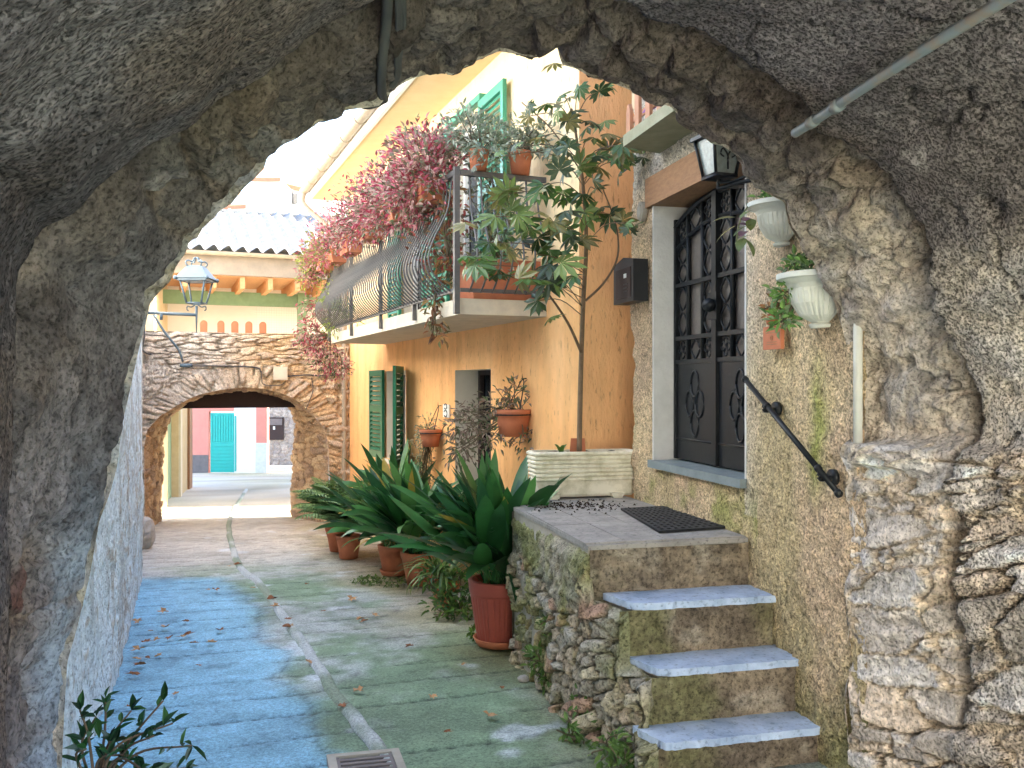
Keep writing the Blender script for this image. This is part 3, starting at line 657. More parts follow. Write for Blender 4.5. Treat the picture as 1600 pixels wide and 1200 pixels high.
# ------------------------------------------------------------------ street lantern
Yl = 12.2; lo_ = at(307, 490, Yl)
lamp = thing('street_lantern', 'blue-grey wrought street lantern on a wall bracket, far left of alley', 'street lamp', tuple(at(222, 490, 12.3)))
sc_ = Yl / FP
lb = MB(); X0 = lo_[0]
def lp(px, py, dy=0): v = at(px, py, Yl); v[1] += dy; return v
lb.tube([at(214, 488, 12.35), lp(307, 492)], .022, 8); lb.tube([lp(307, 520), lp(307, 478)], [.006, .02, .026, .02], 8); lb.tube([lp(252, 490), lp(252, 500)], .02, 8)
lb.build('bracket', M['lampm'], lamp, smooth=True)
def sq_frustum(mb, zc0, h0, zc1, h1, thick=None):
    V = [];
    for z, h in ((zc0, h0), (zc1, h1)):
        for a, b_ in ((-1, -1), (1, -1), (1, 1), (-1, 1)): V.append((X0 + a * h, Yl + b_ * h, z))
    mb.add(V, [(0, 1, 2, 3), (7, 6, 5, 4), (0, 1, 5, 4), (1, 2, 6, 5), (2, 3, 7, 6), (3, 0, 4, 7)])
zt_ = at(0, 436, Yl)[2]; zb_ = at(0, 474, Yl)[2]; zr_ = at(0, 416, Yl)[2]; zf_ = at(0, 403, Yl)[2]
cap_ = MB(); sq_frustum(cap_, zt_, .215, zr_, .095); sq_frustum(cap_, zt_ - .035, .20, zt_ - .002, .20); cap_.build('cap', M['lampm'], lamp)
cr = MB()
for a in range(4):
    an = a * math.pi / 2 + math.pi / 4
    pts = [(X0 + math.cos(an) * q, Yl + math.sin(an) * q, z) for q, z in ((.13, zr_ - .0), (.155, zr_ + .04), (.12, zr_ + .07), (.06, zr_ + .06), (.03, zr_ + .11), (.0, zf_))]
    cr.tube(pts, .011, 6, sm=4)
    px_, py_ = X0 + math.cos(an) * .30, Yl + math.sin(an) * .30; cr.lathe([(.001, -.03), (.022, -.02), (.028, 0), (.018, .022), (.001, .03)], (px_, py_, zt_), 10)
cr.build('crown', M['lampm'], lamp, smooth=True)
fr = MB(); ft, fb = .165, .10
for a, b_ in ((-1, -1), (1, -1), (1, 1), (-1, 1)): fr.tube([(X0 + a * fb, Yl + b_ * fb, zb_), (X0 + a * ft, Yl + b_ * ft, zt_ - .03)], .014, 6)
for z, h in ((zb_, fb), (zt_ - .03, ft)):
    fr.tube([(X0 - h, Yl - h, z), (X0 + h, Yl - h, z)], .013, 6); fr.tube([(X0 + h, Yl - h, z), (X0 + h, Yl + h, z)], .013, 6); fr.tube([(X0 + h, Yl + h, z), (X0 - h, Yl + h, z)], .013, 6); fr.tube([(X0 - h, Yl + h, z), (X0 - h, Yl - h, z)], .013, 6)
for sgn in (-1, 1):
    fr.tube([(X0 + sgn * .02, Yl, zb_ - .02), (X0 + sgn * .07, Yl, zb_ - .05), (X0 + sgn * .12, Yl, zb_ - .04), (X0 + sgn * .13, Yl, zb_ - .08), (X0 + sgn * .11, Yl, zb_ - .10)], .009, 6, sm=4)
fr.build('cage', M['lampm'], lamp, smooth=True)

# ------------------------------------------------------------------ orange house
oh = thing('orange_house', 'orange stucco house with a balcony and green shutters', 'house', (*C0, -.5))
UE = 8.95; ZE = 4.72
def wall_with_holes(name, T, u0, u1, z0, z1, holes, m, parent, step=.2, colf=None):
    us = sorted(set(np.round(np.concatenate([np.arange(u0, u1, step), [u1]] + [[h[0], h[1]] for h in holes]), 4)))
    zs = sorted(set(np.round(np.concatenate([np.arange(z0, z1, step), [z1]] + [[h[2], h[3]] for h in holes]), 4)))
    U, Z = np.meshgrid(us, zs); P = T(np.stack([U, U * 0, Z], -1))
    cu, cz = .5 * (U[:-1, :-1] + U[1:, 1:]), .5 * (Z[:-1, :-1] + Z[1:, 1:]); keep = np.ones(cu.shape, bool)
    for h in holes: keep &= ~((cu > h[0]) & (cu < h[1]) & (cz > h[2]) & (cz < h[3]))
    C = colf(U, Z)
    return grid_obj(name, P, C, m, parent, keep, smooth=False)
ORC = np.array([.81, .46, .205]); ORC2 = np.array([.74, .39, .16])
def orange_col(U, Z):
    p = np.stack([U, Z * .5, U * 0], -1); c = mixc(ORC, ORC2, sstep(-.4, .4, fbm(p, 1.5, 4, 301)))
    up = sstep(2.0, 3.0, Z); c = mixc(c, np.array([.83, .64, .38]), up)  # brighter light on the upper wall put into the colour
    stk = sstep(.12, .5, fbm(np.stack([U * 5, Z * .45, U * 0], -1), 1, 4, 307)); c = mixc(c, c * np.array([.80, .74, .66]), stk * .55)
    pat = sstep(.2, .42, fbm(p, 2.6, 4, 309)); c = mixc(c, c * np.array([1.06, 1.12, 1.2]), pat * .6)
    for h_ in (w1, w2): c = mixc(c, c * np.array([.72, .66, .6]), (np.exp(-((U - .5 * (h_[0] + h_[1])) / (.45 * (h_[1] - h_[0]))) ** 4) * sstep(h_[2] - .7, h_[2] - .02, Z) * (Z < h_[2]) * sstep(-.2, .4, fbm(np.stack([U * 9, Z * .8, U * 0], -1), 1, 3, 311))) * .7)
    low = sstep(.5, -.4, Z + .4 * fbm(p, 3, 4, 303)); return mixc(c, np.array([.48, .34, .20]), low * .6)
w1 = (facu(634), facu(604), .5, 1.73)        # shuttered window
w2 = (facu(767), facu(711), .35, 1.70)        # deep window
BZ = EYE + .569; BF = BZ + .13               # balcony slab bottom / floor
dr_ = (2.16, 3.2, BF, EYE + 2.80)     # balcony door
dr2 = (4.2, 5.3, BF, EYE + 2.75)
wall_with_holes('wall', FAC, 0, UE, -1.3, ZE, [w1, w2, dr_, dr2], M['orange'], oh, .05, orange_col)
EW = frame(C0, r2, -t2)                      # end wall: (to the right, towards us, z)
wall_with_holes('end_wall', EW, 0, 3.5, -1.0, 6.0, [], M['orange'], oh, .2, lambda U, Z: mixc(np.array([.76, .44, .22]), np.array([.68, .37, .18]), sstep(-.4, .4, fbm(np.stack([U, Z, U * 0], -1), 2, 3, 305))))
b = MB(); b.box((UE - .02, -.02, -1.3), (UE + .02, -6, ZE), FAC); b.box((.05, -6, -1.), (UE, -5.9, ZE), FAC); b.build('rear_wall', M['ochre'], oh)
# reveals + glazing
def reveal(h, depth, mname, parent_name):
    b = MB(); u0, u1, z0, z1 = h; e = .012
    b.box((u0 - e, -.003, z0), (u0, -depth, z1), FAC); b.box((u1, -.003, z0), (u1 + e, -depth, z1), FAC)
    b.box((u0 - e, -.003, z1), (u1 + e, -depth, z1 + e), FAC); b.box((u0 - e, -.003, z0 - e), (u1 + e, -depth, z0), FAC)
    return b.build(parent_name, M[mname], oh)
for h, dp in ((w1, .22), (w2, .34), (dr_, .2), (dr2, .2)): reveal(h, dp, 'cream', 'reveal')
def window(h, dp, m, nm, bar=True, glassm='glass'):
    u0, u1, z0, z1 = h; b = MB(); t = .055
    b.box((u0, -dp, z0), (u0 + t, -dp + .05, z1), FAC); b.box((u1 - t, -dp, z0), (u1, -dp + .05, z1), FAC)
    b.box((u0 + t, -dp, z1 - t), (u1 - t, -dp + .05, z1), FAC); b.box((u0 + t, -dp, z0), (u1 - t, -dp + .05, z0 + t), FAC)
    if bar: b.box(((u0 + u1) / 2 - .035, -dp, z0 + t), ((u0 + u1) / 2 + .035, -dp + .055, z1 - t), FAC)
    fr = b.build(nm, m, oh)
    MB().box((u0 + .01, -dp - .03, z0 + .01), (u1 - .01, -dp - .01, z1 - .01), FAC).build('pane', M[glassm], fr); return fr
window(w1, .2, M['cream'], 'window'); window(w2, .32, M['dwood'], 'window', False); window(dr_, .18, M['fascia'], 'balcony_door'); window(dr2, .18, M['fascia'], 'balcony_door')
MB().box((w1[0] - .03, .0, w1[2] - .06), (w1[1] + .03, .06, w1[2] - .013), FAC).build('sill', M['jamb'], oh)
# shutters: louvred leaves in their own frames
def shutter(hinge_u, d0, width, z0, z1, ang, m, parent=oh, sgn=1, thick=.04):
    """leaf hinged at hinge_u on the facade, opened by ang from the wall plane"""
    ca, sa = math.cos(ang), math.sin(ang)
    o = FAC(np.array([hinge_u, d0, 0]))[:2]; ax = t2 * ca * sgn + n2 * sa; ay = n2 * ca - t2 * sa * sgn
    T = frame(o, ax, ay); b = MB(); t = .075
    b.box((0, 0, z0), (t, thick, z1), T); b.box((width - t, 0, z0), (width, thick, z1), T)
    zm = z0 + (z1 - z0) * .56
    for a, c in ((z0, z0 + .1), (zm - .05, zm + .05), (z1 - .09, z1)): b.box((t, 0, a), (width - t, thick, c), T)
    fr = b.build('shutter', m, parent); s = MB()
    for a, c in ((z0 + .1, zm - .05), (zm + .05, z1 - .09)):
        n = max(3, int((c - a) / .062)); h = (c - a) / n
        for k in range(n):
            zz = a + k * h; V = T(np.array([(t, .004, zz + h * .75), (width - t, .004, zz + h * .75), (width - t, thick - .004, zz + .06 * h), (t, thick - .004, zz + .06 * h), (t, .012, zz + h * .9), (width - t, .012, zz + h * .9), (width - t, thick + .004, zz + h * .2), (t, thick + .004, zz + h * .2)]))
            s.add(V, [(0, 1, 2, 3), (7, 6, 5, 4), (0, 4, 5, 1), (3, 2, 6, 7), (0, 3, 7, 4), (1, 5, 6, 2)])
    s.build('slats', m, fr); return fr
wl = facu(583) - w1[1]
shutter(w1[1], .03, wl * .80, w1[2] - .02, w1[3] + .02, math.radians(3), M['green'])
shutter(w1[0] - .01, .03, .62, w1[2] - .02, w1[3] + .05, math.radians(24), M['green'], sgn=-1)
shutter(dr_[0], .03, .74, dr_[2] + .02, dr_[3] + .03, math.radians(1.5), M['green_l'], sgn=-1)
shutter(dr_[1], .03, .62, dr_[2] + .02, dr_[3] + .03, math.radians(1.5), M['green_l'])
shutter(dr2[0], .03, .55, dr2[2] + .02, dr2[3] + .03, math.radians(1.5), M['green_l'], sgn=-1)
shutter(dr2[1], .03, .55, dr2[2] + .02, dr2[3] + .03, math.radians(1.5), M['green_l'])
MB().box((dr_[0] - .06, .002, dr_[3] + .035), (dr_[1] + .06, .075, dr_[3] + .1), FAC).build('door_head', M['green_l'], oh)
# eaves, gutter, roof
OV = .62
MB().box((-.25, -.1, ZE), (UE + .3, OV - .04, ZE + .1), FAC).build('soffit', M['soffit'], oh)
MB().box((-.25, OV - .038, ZE - .02), (UE + .3, OV + .01, ZE + .22), FAC).build('fascia', M['fascia'], oh)
def roof_tiles(T, u0, u1, D, z0, slope, m, name, parent, cw=.22, rl=.34, d0=0., nu=8):
    us = np.arange(u0, u1, cw / nu); nr = int(D / rl); ds = []; zo = []
    for k in range(nr):
        for f in (0, .5, .97): ds.append((k + f) * rl); zo.append(.045 * (1 - f))
    ds = np.array(ds); zo = np.array(zo)
    U, Dm = np.meshgrid(us, ds); ph = (U / cw) % 1
    pr = .05 * np.sin(ph * 2 * math.pi) + .012 * np.sin(ph * 4 * math.pi)
    rid = np.floor(U / cw) * 7.1 + np.floor(Dm / rl) * 3.3
    jit = .012 * (np.modf(np.abs(np.sin(rid) * 4375.5))[0] - .5)
    Z = z0 + slope * Dm + pr + zo[:, None] + jit
    P = T(np.stack([U, d0 - Dm, Z], -1)); return grid_obj(name, P, np.ones(P.shape) * .5, m, parent, smooth=False)
roof_tiles(FAC, -.3, UE + .3, 3.6, ZE + .26, .36, M['roofo'], 'roof', oh, d0=OV)
RZ = ZE + .26 + .36 * 3.6
b = MB(); b.add(FAC(np.array([(-.3, OV - 3.6, RZ), (UE + .3, OV - 3.6, RZ), (UE + .3, -6, ZE), (-.3, -6, ZE)])), [(0, 1, 2, 3)]); b.build('rear_roof', M['roofo'], oh)
b = MB(); b.add(FAC(np.array([(.02, 0, ZE - .1), (.02, OV - 3.6, RZ - .03), (.02, -6, ZE - .1)])), [(0, 1, 2)]); b.build('gable', M['ochre'], oh); b = MB(); b.add(FAC(np.array([(UE, 0, ZE - .1), (UE, OV - 3.6, RZ - .03), (UE, -6, ZE - .1)])), [(0, 1, 2)]); b.build('gable', M['ochre'], oh)
gu = MB(); uu = np.linspace(-.2, UE + .25, 40); th = np.linspace(math.pi, 2 * math.pi, 10); rg = .075
V = np.array([[(u, OV + .09 + rg * math.cos(a), ZE + .13 + rg * math.sin(a)) for a in th] for u in uu]); n_ = 10
F = [(i * n_ + j, i * n_ + j + 1, (i + 1) * n_ + j + 1, (i + 1) * n_ + j) for i in range(39) for j in range(9)]
gu.add(FAC(V.reshape(-1, 3)), F)
for u in np.arange(.2, UE, .9):
    gu.tube([FAC(np.array([u, OV + .09 + (rg + .006) * math.cos(a), ZE + .13 + (rg + .006) * math.sin(a)])) for a in th], .007, 5)
gt = gu.build('gutter', M['gutterm'], oh, smooth=True)
dp_ = MB(); e0 = FAC(np.array([UE + .2, OV + .09, ZE + .1]))
dp_.tube([e0, e0 + np.array([0, 0, -.22]), FAC(np.array([UE + .0, .35, ZE - .5])), FAC(np.array([UE - .12, .09, ZE - .85])), FAC(np.array([UE - .12, .09, ZE - 1.2])), FAC(np.array([UE - .12, .09, -.85]))], .045, 10, sm=8)
dp_.build('downpipe', M['gutterm'], oh, smooth=True)
MB().tube([FAC(np.array([UE + .10, .10, 2.6])), FAC(np.array([UE + .10, .10, -.85]))], .05, 10).build('downpipe', M['downp'], oh, smooth=True)
# balcony
U0b, U1b, Db = .62, 6.3, .78
bal = MB(); bal.box((U0b, .003, BZ), (U1b, Db, BF), FAC); balo = bal.build('balcony', M['slab'], oh)
rt = EYE + 1.74; rb = BF + .05
fb = MB(); uds = [U0b - .012, 1.9, 3.25, 4.8, U1b]
for u in uds[1:]: fb.box((u - .02, Db + .004, BZ + .03), (u + .02, Db + .04, rt if u != 1.9 else BF + .05), FAC)
fb.box((U0b, Db + .01, rt - .045), (U1b, Db + .05, rt - .002), FAC); fb.box((U0b, Db + .01, rb), (U1b, Db + .045, rb + .03), FAC)
fb.box((U0b - .035, .02, rt - .045), (U0b, Db, rt - .002), FAC); fb.box((U0b - .035, .02, rb), (U0b, Db, rb + .03), FAC)
fb.box((U0b - .012, .04, BZ + .04), (U0b - .003, .14, BZ + .08), FAC)
fb.build('rail', M['rail'], balo)
MB().box((U0b - .035, Db + .005, BZ - .0), (U0b + .01, Db + .05, rt + .02), FAC).build('post', M['rail'], balo)
bz = np.array([0, .08, .18, .30, .45, .60, .75, 1.0]) * (rt - .05 - rb) + rb; bo = np.array([0, .09, .17, .20, .16, .09, .03, .0])
def baluster(kind):
    P = np.array([(0, o_, z) for o_, z in zip(bo, bz)])
    if kind == 'front': Q = np.stack([P[:, 1] * n2[0], P[:, 1] * n2[1], P[:, 2]], 1)
    else: Q = np.stack([-P[:, 1] * t2[0], -P[:, 1] * t2[1], P[:, 2]], 1)
    mb = MB().tube(Q, .0085, 6, sm=4)
    V = np.concatenate(mb.v); me = bpy.data.meshes.new('baluster'); me.from_pydata(V.tolist(), [], mb.f); me.polygons.foreach_set("use_smooth", [True] * len(me.polygons)); me.materials.append(M['rail'])
    return bpy.data.objects.new('baluster', me)
bf = baluster('front'); bs = baluster('side'); first = True
for src, pts in ((bf, [(u, Db + .03) for u in np.arange(U0b + .1, U1b - .05, .098)]), (bs, [(U0b - .02, d) for d in np.arange(.1, Db - .05, .1)])):
    for k, (u, d) in enumerate(pts):
        ob = src if k == 0 else src.copy(); COL.objects.link(ob); ob.parent = balo
        ob.location = FAC(np.array([u, d, 0])) - ORG[balo.name]
# number plaque by the window
s0, s1 = facu(704), facu(695)
pl = thing('house_number', 'small white wall plaque beside the deep dark window', 'plaque', tuple(FAC(np.array([s0, .02, 1.3]))))
MB().box((s0, .004, facz(700, 652)), (s1, .022, facz(700, 632)), FAC).build('plate', M['plaque'], pl)
zc = facz(700, 642); uc = (s0 + s1) / 2; b = MB()
for zz, q in ((zc + .05, .05), (zc - .03, .06)): b.tube([FAC(np.array([uc + q * math.cos(a), .026, zz + q * .6 * math.sin(a)])) for a in np.linspace(.5, 5.6, 14)], .006, 5)
b.build('figure', M['ink'], pl)

# ------------------------------------------------------------------ house with the iron door on the right
dh = thing('roughcast_house', 'rough beige rendered house wall with an iron door above the steps', 'house', (*W0, .2))
S0d, S1d = dws(1165), dws(1023); SILL = 1.03; DTOP = 2.78
SE = 1.75
us = np.arange(-1.02, SE + .01, .012); zs = np.arange(-.6, 3.6, .012)
U, Z = np.meshgrid(us, zs); p = np.stack([U, Z, U * 0], -1)
f2_, f6, f25, f60 = fbm(p, 1.6, 4, 401), fbm(p, 6, 4, 402), fbm(p, 24, 4, 403), fbm(p, 55, 2, 404)
d = .02 * f2_ + .014 * f6 + .014 * f25 + .007 * f60
near_door = (U > S0d - .08) & (U < S1d + .02); smooth_r = np.exp(-np.maximum(0, S0d - .0 - U) / .10) * (U < S0d) * (Z > SILL - .2)
d = d * (1 - .7 * smooth_r)
c = mixc(np.array([.74, .57, .36]), np.array([.62, .46, .30]), sstep(-.3, .4, f6 + .5 * f25))
c = mixc(c, np.array([.62, .45, .31]), sstep(0, .5, fbm(p, 1.1, 3, 411)) * .6)
gs = sstep(.12, .45, fbm(p * np.array([1.6, .6, 1]), 1.7, 4, 415) + .22 * sstep(1.3, .4, Z) + .1 * f25) * sstep(2.0, 1.5, Z)
c = mixc(c, np.array([.36, .31, .12]), gs * .38)
grs = np.exp(-((U + .66 - .04 * f6) / .07) ** 2) * sstep(1.75, 1.45, Z + .1 * f6) * sstep(.9, 1.2, Z); c = mixc(c, np.array([.33, .38, .07]), grs * .75)
lowm = sstep(.35, -.1, Z + .3 * f2_ + .2 * f6); c = mixc(c, np.array([.16, .17, .07]), lowm * .8)
sillg = np.exp(-((Z - SILL + .2) / .12) ** 2) * (U > -.1) * (U < 1.5) * sstep(-.2, .3, f6); c = mixc(c, np.array([.32, .34, .10]), sillg * .7)
c = mixc(c, np.array([.64, .60, .52]), sstep(2.75, 3.0, Z) * (U > -.3) * .6)
c = mixc(c, np.array([.70, .62, .50]), smooth_r * .7)
c = c * (1 + .22 * f25 + .18 * f60)[..., None]
c = c * (1 - .5 * sstep(.42, .6, fbm(p, 40, 2, 421)))[..., None]
eg = np.where(U > SE - .05, (U - SE + .05) / .05, 0); d = d - .05 * eg ** 2
wob = .02 * f6 * (np.abs(U - SE) < .1)
P = DW(np.stack([U + wob, d, Z], -1))
cu, cz = .5 * (U[:-1, :-1] + U[1:, 1:]), .5 * (Z[:-1, :-1] + Z[1:, 1:])
keep = ~((cu > S0d) & (cu < S1d) & (cz > SILL - .02) & (cz < DTOP + .06))
grid_obj('wall', P, np.clip(c, .02, .8), M['roughcast'], dh, keep)
b = MB(); b.box((-.95, .0, 3.55), (SE - .02, -.1, 6.6), DW); b.box((SE - .06, -.03, -.6), (SE - .02, -3.2, 6.6), DW); b.box((-.95, -.45, -.6), (SE - .06, -.5, 6.6), DW); b.box((-.95, .02, 6.6), (SE, -3.2, 6.75), DW)
b.box((-1.9, -.9, -.3), (-.95, -3.2, 6.6), DW); b.box((SE - .02, -.4, -.6), (3.6, -3.2, 6.6), DW)  # second box is unseen filler added to block sun between the houses
b.build('upper_wall_and_filler', M['ochre'], dh)
# jambs and threshold
b = MB(); b.box((S1d - .005, .012, SILL - .05), (S1d + .012, -.30, DTOP + .05), DW); b.build('jamb', M['jambw'], dh)
b = MB(); b.box((S0d - .012, .004, SILL - .05), (S0d + .004, -.30, DTOP + .05), DW); b.build('jamb', M['jambw'], dh)
MB().box((S0d - .02, .045, SILL - .05), (S1d + .02, -.3, SILL), DW).build('threshold', M['slate'], dh)
MB().box((S0d - .2, .035, DTOP - .01), (S1d + .09, -.3, DTOP + .19), DW).build('lintel', M['lintel'], dh)
# the iron door
DD = -.17; Wd = S1d - S0d
door = MB(); a0, a1 = S0d + .02, S1d - .01; mid = (a0 + a1) / 2
def arch_top(a): x = (a - mid) / (Wd / 2); return DTOP - .03 - .13 * x * x
door.box((a0, DD, SILL + .012), (a0 + .03, DD + .035, arch_top(a0) + .05), DW); door.box((a1 - .03, DD, SILL + .012), (a1, DD + .035, arch_top(a1) + .05), DW)
door.box((mid - .03, DD, SILL + .012), (mid + .03, DD + .045, arch_top(mid)), DW)
zP, zB, zM, zR = 1.70, 1.86, 2.22, 2.50
for z in (zP, zB, zM):
    door.box((a0 + .03, DD + .002, z - .014), (mid - .03, DD + .033, z + .014), DW); door.box((mid + .03, DD + .002, z - .014), (a1 - .03, DD + .033, z + .014), DW)
def arcband(z_off, r=.014):
    aa = np.linspace(a0, a1, 24); return [DW(np.array([a, DD + .018, arch_top(a) - z_off])) for a in aa]
door.tube(arcband(0.0), .02, 6); door.tube(arcband(.16), .014, 6)
door.box((a0 + .03, DD + .004, SILL + .012), (mid - .03, DD + .022, zP - .014), DW); door.box((mid + .03, DD + .004, SILL + .012), (a1 - .03, DD + .022, zP - .014), DW)
doro = door.build('door', M['iron'], dh)
gr_ = MB()
def wavy(ac, half, z0, z1, n):
    zz = np.linspace(z0, z1, n * 10 + 1)
    for sg in (-1, 1): gr_.tube([DW(np.array([ac + sg * half * abs(math.sin(math.pi * n * (z - z0) / (z1 - z0))), DD + .018, z])) for z in zz], .0075, 5)
def quatre(ac, zc, q):
    for dx, dz in ((q, 0), (-q, 0), (0, q), (0, -q)): gr_.tube([DW(np.array([ac + dx + q * .7 * math.cos(t), DD + .018, zc + dz + q * .7 * math.sin(t)])) for t in np.linspace(0, 2 * math.pi, 13)], .006, 5)
for (l0, l1) in ((a0 + .03, mid - .03), (mid + .03, a1 - .03)):
    Lw = l1 - l0; nb = .17
    for e in ((l0 + nb), (l1 - nb)): gr_.box((e - .012, DD + .004, zP), (e + .012, DD + .030, arch_top(e)), DW)
    for ac in (l0 + nb / 2, l1 - nb / 2):
        wavy(ac, nb / 2 - .02, zB + .014, zM - .014, 2); wavy(ac, nb / 2 - .02, zM + .014, arch_top(ac) - .18, 2); quatre(ac, (zP + zB) / 2, .034); quatre(ac, arch_top(ac) - .085, .034)
    wavy((l0 + l1) / 2, .06, zP + .014, zB - .014, 1); cm_ = (l0 + l1) / 2; wavy(cm_, .07, arch_top(cm_) - .155, arch_top(cm_) - .01, 1)
    for dx, dz in ((.075, 0), (-.075, 0), (0, .13), (0, -.13)):
        gr_.tube([DW(np.array([cm_ + dx + .055 * math.cos(t), DD + .024, 1.42 + dz + .085 * math.sin(t)])) for t in np.linspace(0, 2 * math.pi, 17)], .009, 6)
    gr_.tube([DW(np.array([l0, DD + .022, 1.18])), DW(np.array([l1, DD + .022, 1.18]))], .008, 5)
gr_.build('grille', M['iron'], doro, smooth=True)
MB().poly_prism([(a0 + .02, SILL + .6)] + [(a1 - .02, SILL + .6)] + [(a, arch_top(a)) for a in np.linspace(a1 - .02, a0 + .02, 16)], DW, DD - .012, DD - .004).build('pane', M['frost'], doro)
k = MB(); kp = DW(np.array([mid - .005, DD + .075, 2.04])); k.lathe([(.001, -.045), (.035, -.03), (.048, 0), (.035, .03), (.001, .045)], kp, 14); k.tube([kp, DW(np.array([mid - .005, DD + .02, 2.04]))], .018, 8); k.build('knob', M['iron'], doro, smooth=True)
M['knobm'] = M['iron']
b = MB(); b.box((mid - .06, DD + .046, 1.95), (mid + .05, DD + .056, 2.12), DW); b.build('lock_plate', M['iron'], doro)
MB().box((S0d - .3, -.31, SILL - .1), (S1d + .3, -.33, DTOP + .2), DW).build('dark_hall', M['dwood'], dh)
# small terrace slab with pickets over the door
zS = EYE + 1.56
sa, sb = .0, 1.48
MB().poly_prism([(sa, .0), (1.22, .0), (1.12, .30), (sa, .30)], lambda V: DW(np.stack([V[..., 0], V[..., 2], V[..., 1]], -1)), zS, zS + .075).build('terrace_slab', M['terrace_slab'], dh)
pk = thing('picket_fence', 'little wooden picket fence on the slab above the iron door', 'fence', tuple(DW(np.array([.7, .27, zS + .075]))))
for i, s in enumerate((1.13, .98, .80, .62, .46, .30, .14)):
    hgt = (.24, .36, .27, .30, .30, .31, .3)[i]; w_ = .034
    MB().poly_prism([(s - w_, zS + .08), (s + w_, zS + .08), (s + w_, zS + hgt), (s + .012, zS + hgt + .045), (s - .012, zS + hgt + .045), (s - w_, zS + hgt)], DW, .24, .262).build('picket', M['picket'], pk)
MB().box((.1, .225, zS + .16), (1.14, .239, zS + .2), DW).build('cross_rail', M['picket'], pk)
cl = MB(); o_ = DW(np.array([.88, .2, zS + .16])); cl.add([o_ + v for v in ((-.06, 0, 0), (.07, -.03, .05), (.09, -.03, .12), (-.02, 0, .06), (0, .02, .02))], [(0, 1, 2), (0, 2, 3), (0, 4, 1), (4, 2, 1), (4, 3, 2), (0, 3, 4)])
tag(cl.build('peg_cloth', M['purple']), 'scrap of purple cloth caught between the wooden pickets', 'cloth')
# round bell plate
bp = MB(); c0 = DW(np.array([dws(1010), .0, dwz(1010, 331)]));
pts = [(.052 * math.cos(a), .07 * math.sin(a)) for a in np.linspace(0, 2 * math.pi, 20, endpoint=False)]
bp.poly_prism([(dws(1010) + a, dwz(1010, 331) + b_) for a, b_ in pts], DW, .015, .05); bp.poly_prism([(dws(1010) + a * .7, dwz(1010, 331) + b_ * .7) for a, b_ in pts], DW, .05, .058)
tag(bp.build('wall_medallion', M['concrete']), 'small oval stone medallion on the render beside the lintel', 'medallion')
# letterbox
s1_, s0_ = dws(985), dws(1017); zt_, zb_ = dwz(1000, 404), dwz(1000, 474)
lbx = thing('letterbox', 'black letterbox fixed to the render left of the iron door', 'letterbox', tuple(DW(np.array([s0_, 0, zb_]))))
b = MB(); b.poly_prism([(s0_, zb_), (s1_, zb_), (s1_, zt_ - .04), ((s0_ + s1_) / 2, zt_), (s0_, zt_ - .03)], DW, .02, .13); b.build('box', M['black'], lbx)
MB().box((s0_ + .04, .131, zb_ + .03), (s1_ - .06, .137, zt_ - .08), DW).build('door', M['dwood'], lbx)
MB().box((s0_ + .11, .138, zb_ + .17), (s0_ + .16, .141, zb_ + .20), DW).build('name_card', M['plaque'], lbx)
b = MB()
for kz in range(3): b.box((s0_ + .09, .138, zb_ + .07 + kz * .025), (s0_ + .17, .141, zb_ + .08 + kz * .025), DW)
b.build('slot', M['black'], lbx)
# terracotta plaque
s1_, s0_ = dws(1206), dws(1234); zt_, zb_ = dwz(1220, 510), dwz(1220, 546)
tp = thing('terracotta_plaque', 'square terracotta plaque with a moulded top on the rough wall', 'plaque', tuple(DW(np.array([s0_, 0, zb_]))))
MB().box((s0_, .03, zb_), (s1_, .05, zt_), DW).build('tile', M['terra'], tp)
b = MB(); sm_ = (s0_ + s1_) / 2; b.lathe([(.001, -.03), (.03, -.02), (.035, .0), (.025, .03), (.001, .045)], DW(np.array([sm_, .045, zt_ + .03])), 12); b.lathe([(.001, -.018), (.02, -.01), (.02, .01), (.001, .02)], DW(np.array([sm_, .05, zt_ + .085])), 10); b.build('moulding', M['terra'], tp, smooth=True)
b = MB()
for kz, wv in ((.82, .6), (.70, .7), (.30, .55), (.2, .6)): zq = zb_ + (zt_ - zb_) * kz; b.box((sm_ - (s1_ - s0_) * wv / 2, .0502, zq), (sm_ + (s1_ - s0_) * wv / 2, .0515, zq + .004), DW)
b.tube([DW(np.array([sm_ + .012 * math.cos(a), .0515, (zb_ + zt_) / 2 + .012 * math.sin(a)])) for a in np.linspace(0, 6.28, 12)], .002, 5); b.build('lettering', M['lintel'], tp)
# handrail
hr = thing('handrail', 'short black iron handrail sloping down the rough wall by the steps', 'handrail', tuple(DW(np.array([dws(1198), .0, dwz(1198, 618)]))))
h0 = DW(np.array([dws(1163, .09), .09, dwz(1163, 591, .09)])); h1 = DW(np.array([dws(1311, .09), .09, dwz(1311, 772, .09)]))
b = MB().tube([h0, h1], .0135, 10); dv = (h1 - h0) / np.linalg.norm(h1 - h0)
for f in (.27, .80, .0, .985): b.tube([h0 + dv * (np.linalg.norm(h1 - h0) * f), h0 + dv * (np.linalg.norm(h1 - h0) * f + .02)], .018, 10)
b.build('rail', M['iron'], hr, smooth=True)
for f in (.25, .83):
    pm = h0 * (1 - f) + h1 * f; s_, d_ = (pm[:2] - W0) @ q2, .09
    b = MB().tube([pm, pm + np.array([0, 0, -.035]), DW(np.array([s_ - .0, .02, pm[2] - .03]))], .012, 8, sm=4)
    fl = DW(np.array([s_, .015, pm[2] - .03])); fl2 = DW(np.array([s_, .035, pm[2] - .03])); b.tube([fl, fl2], .038, 16); b.build('bracket', M['iron'], hr, smooth=True)
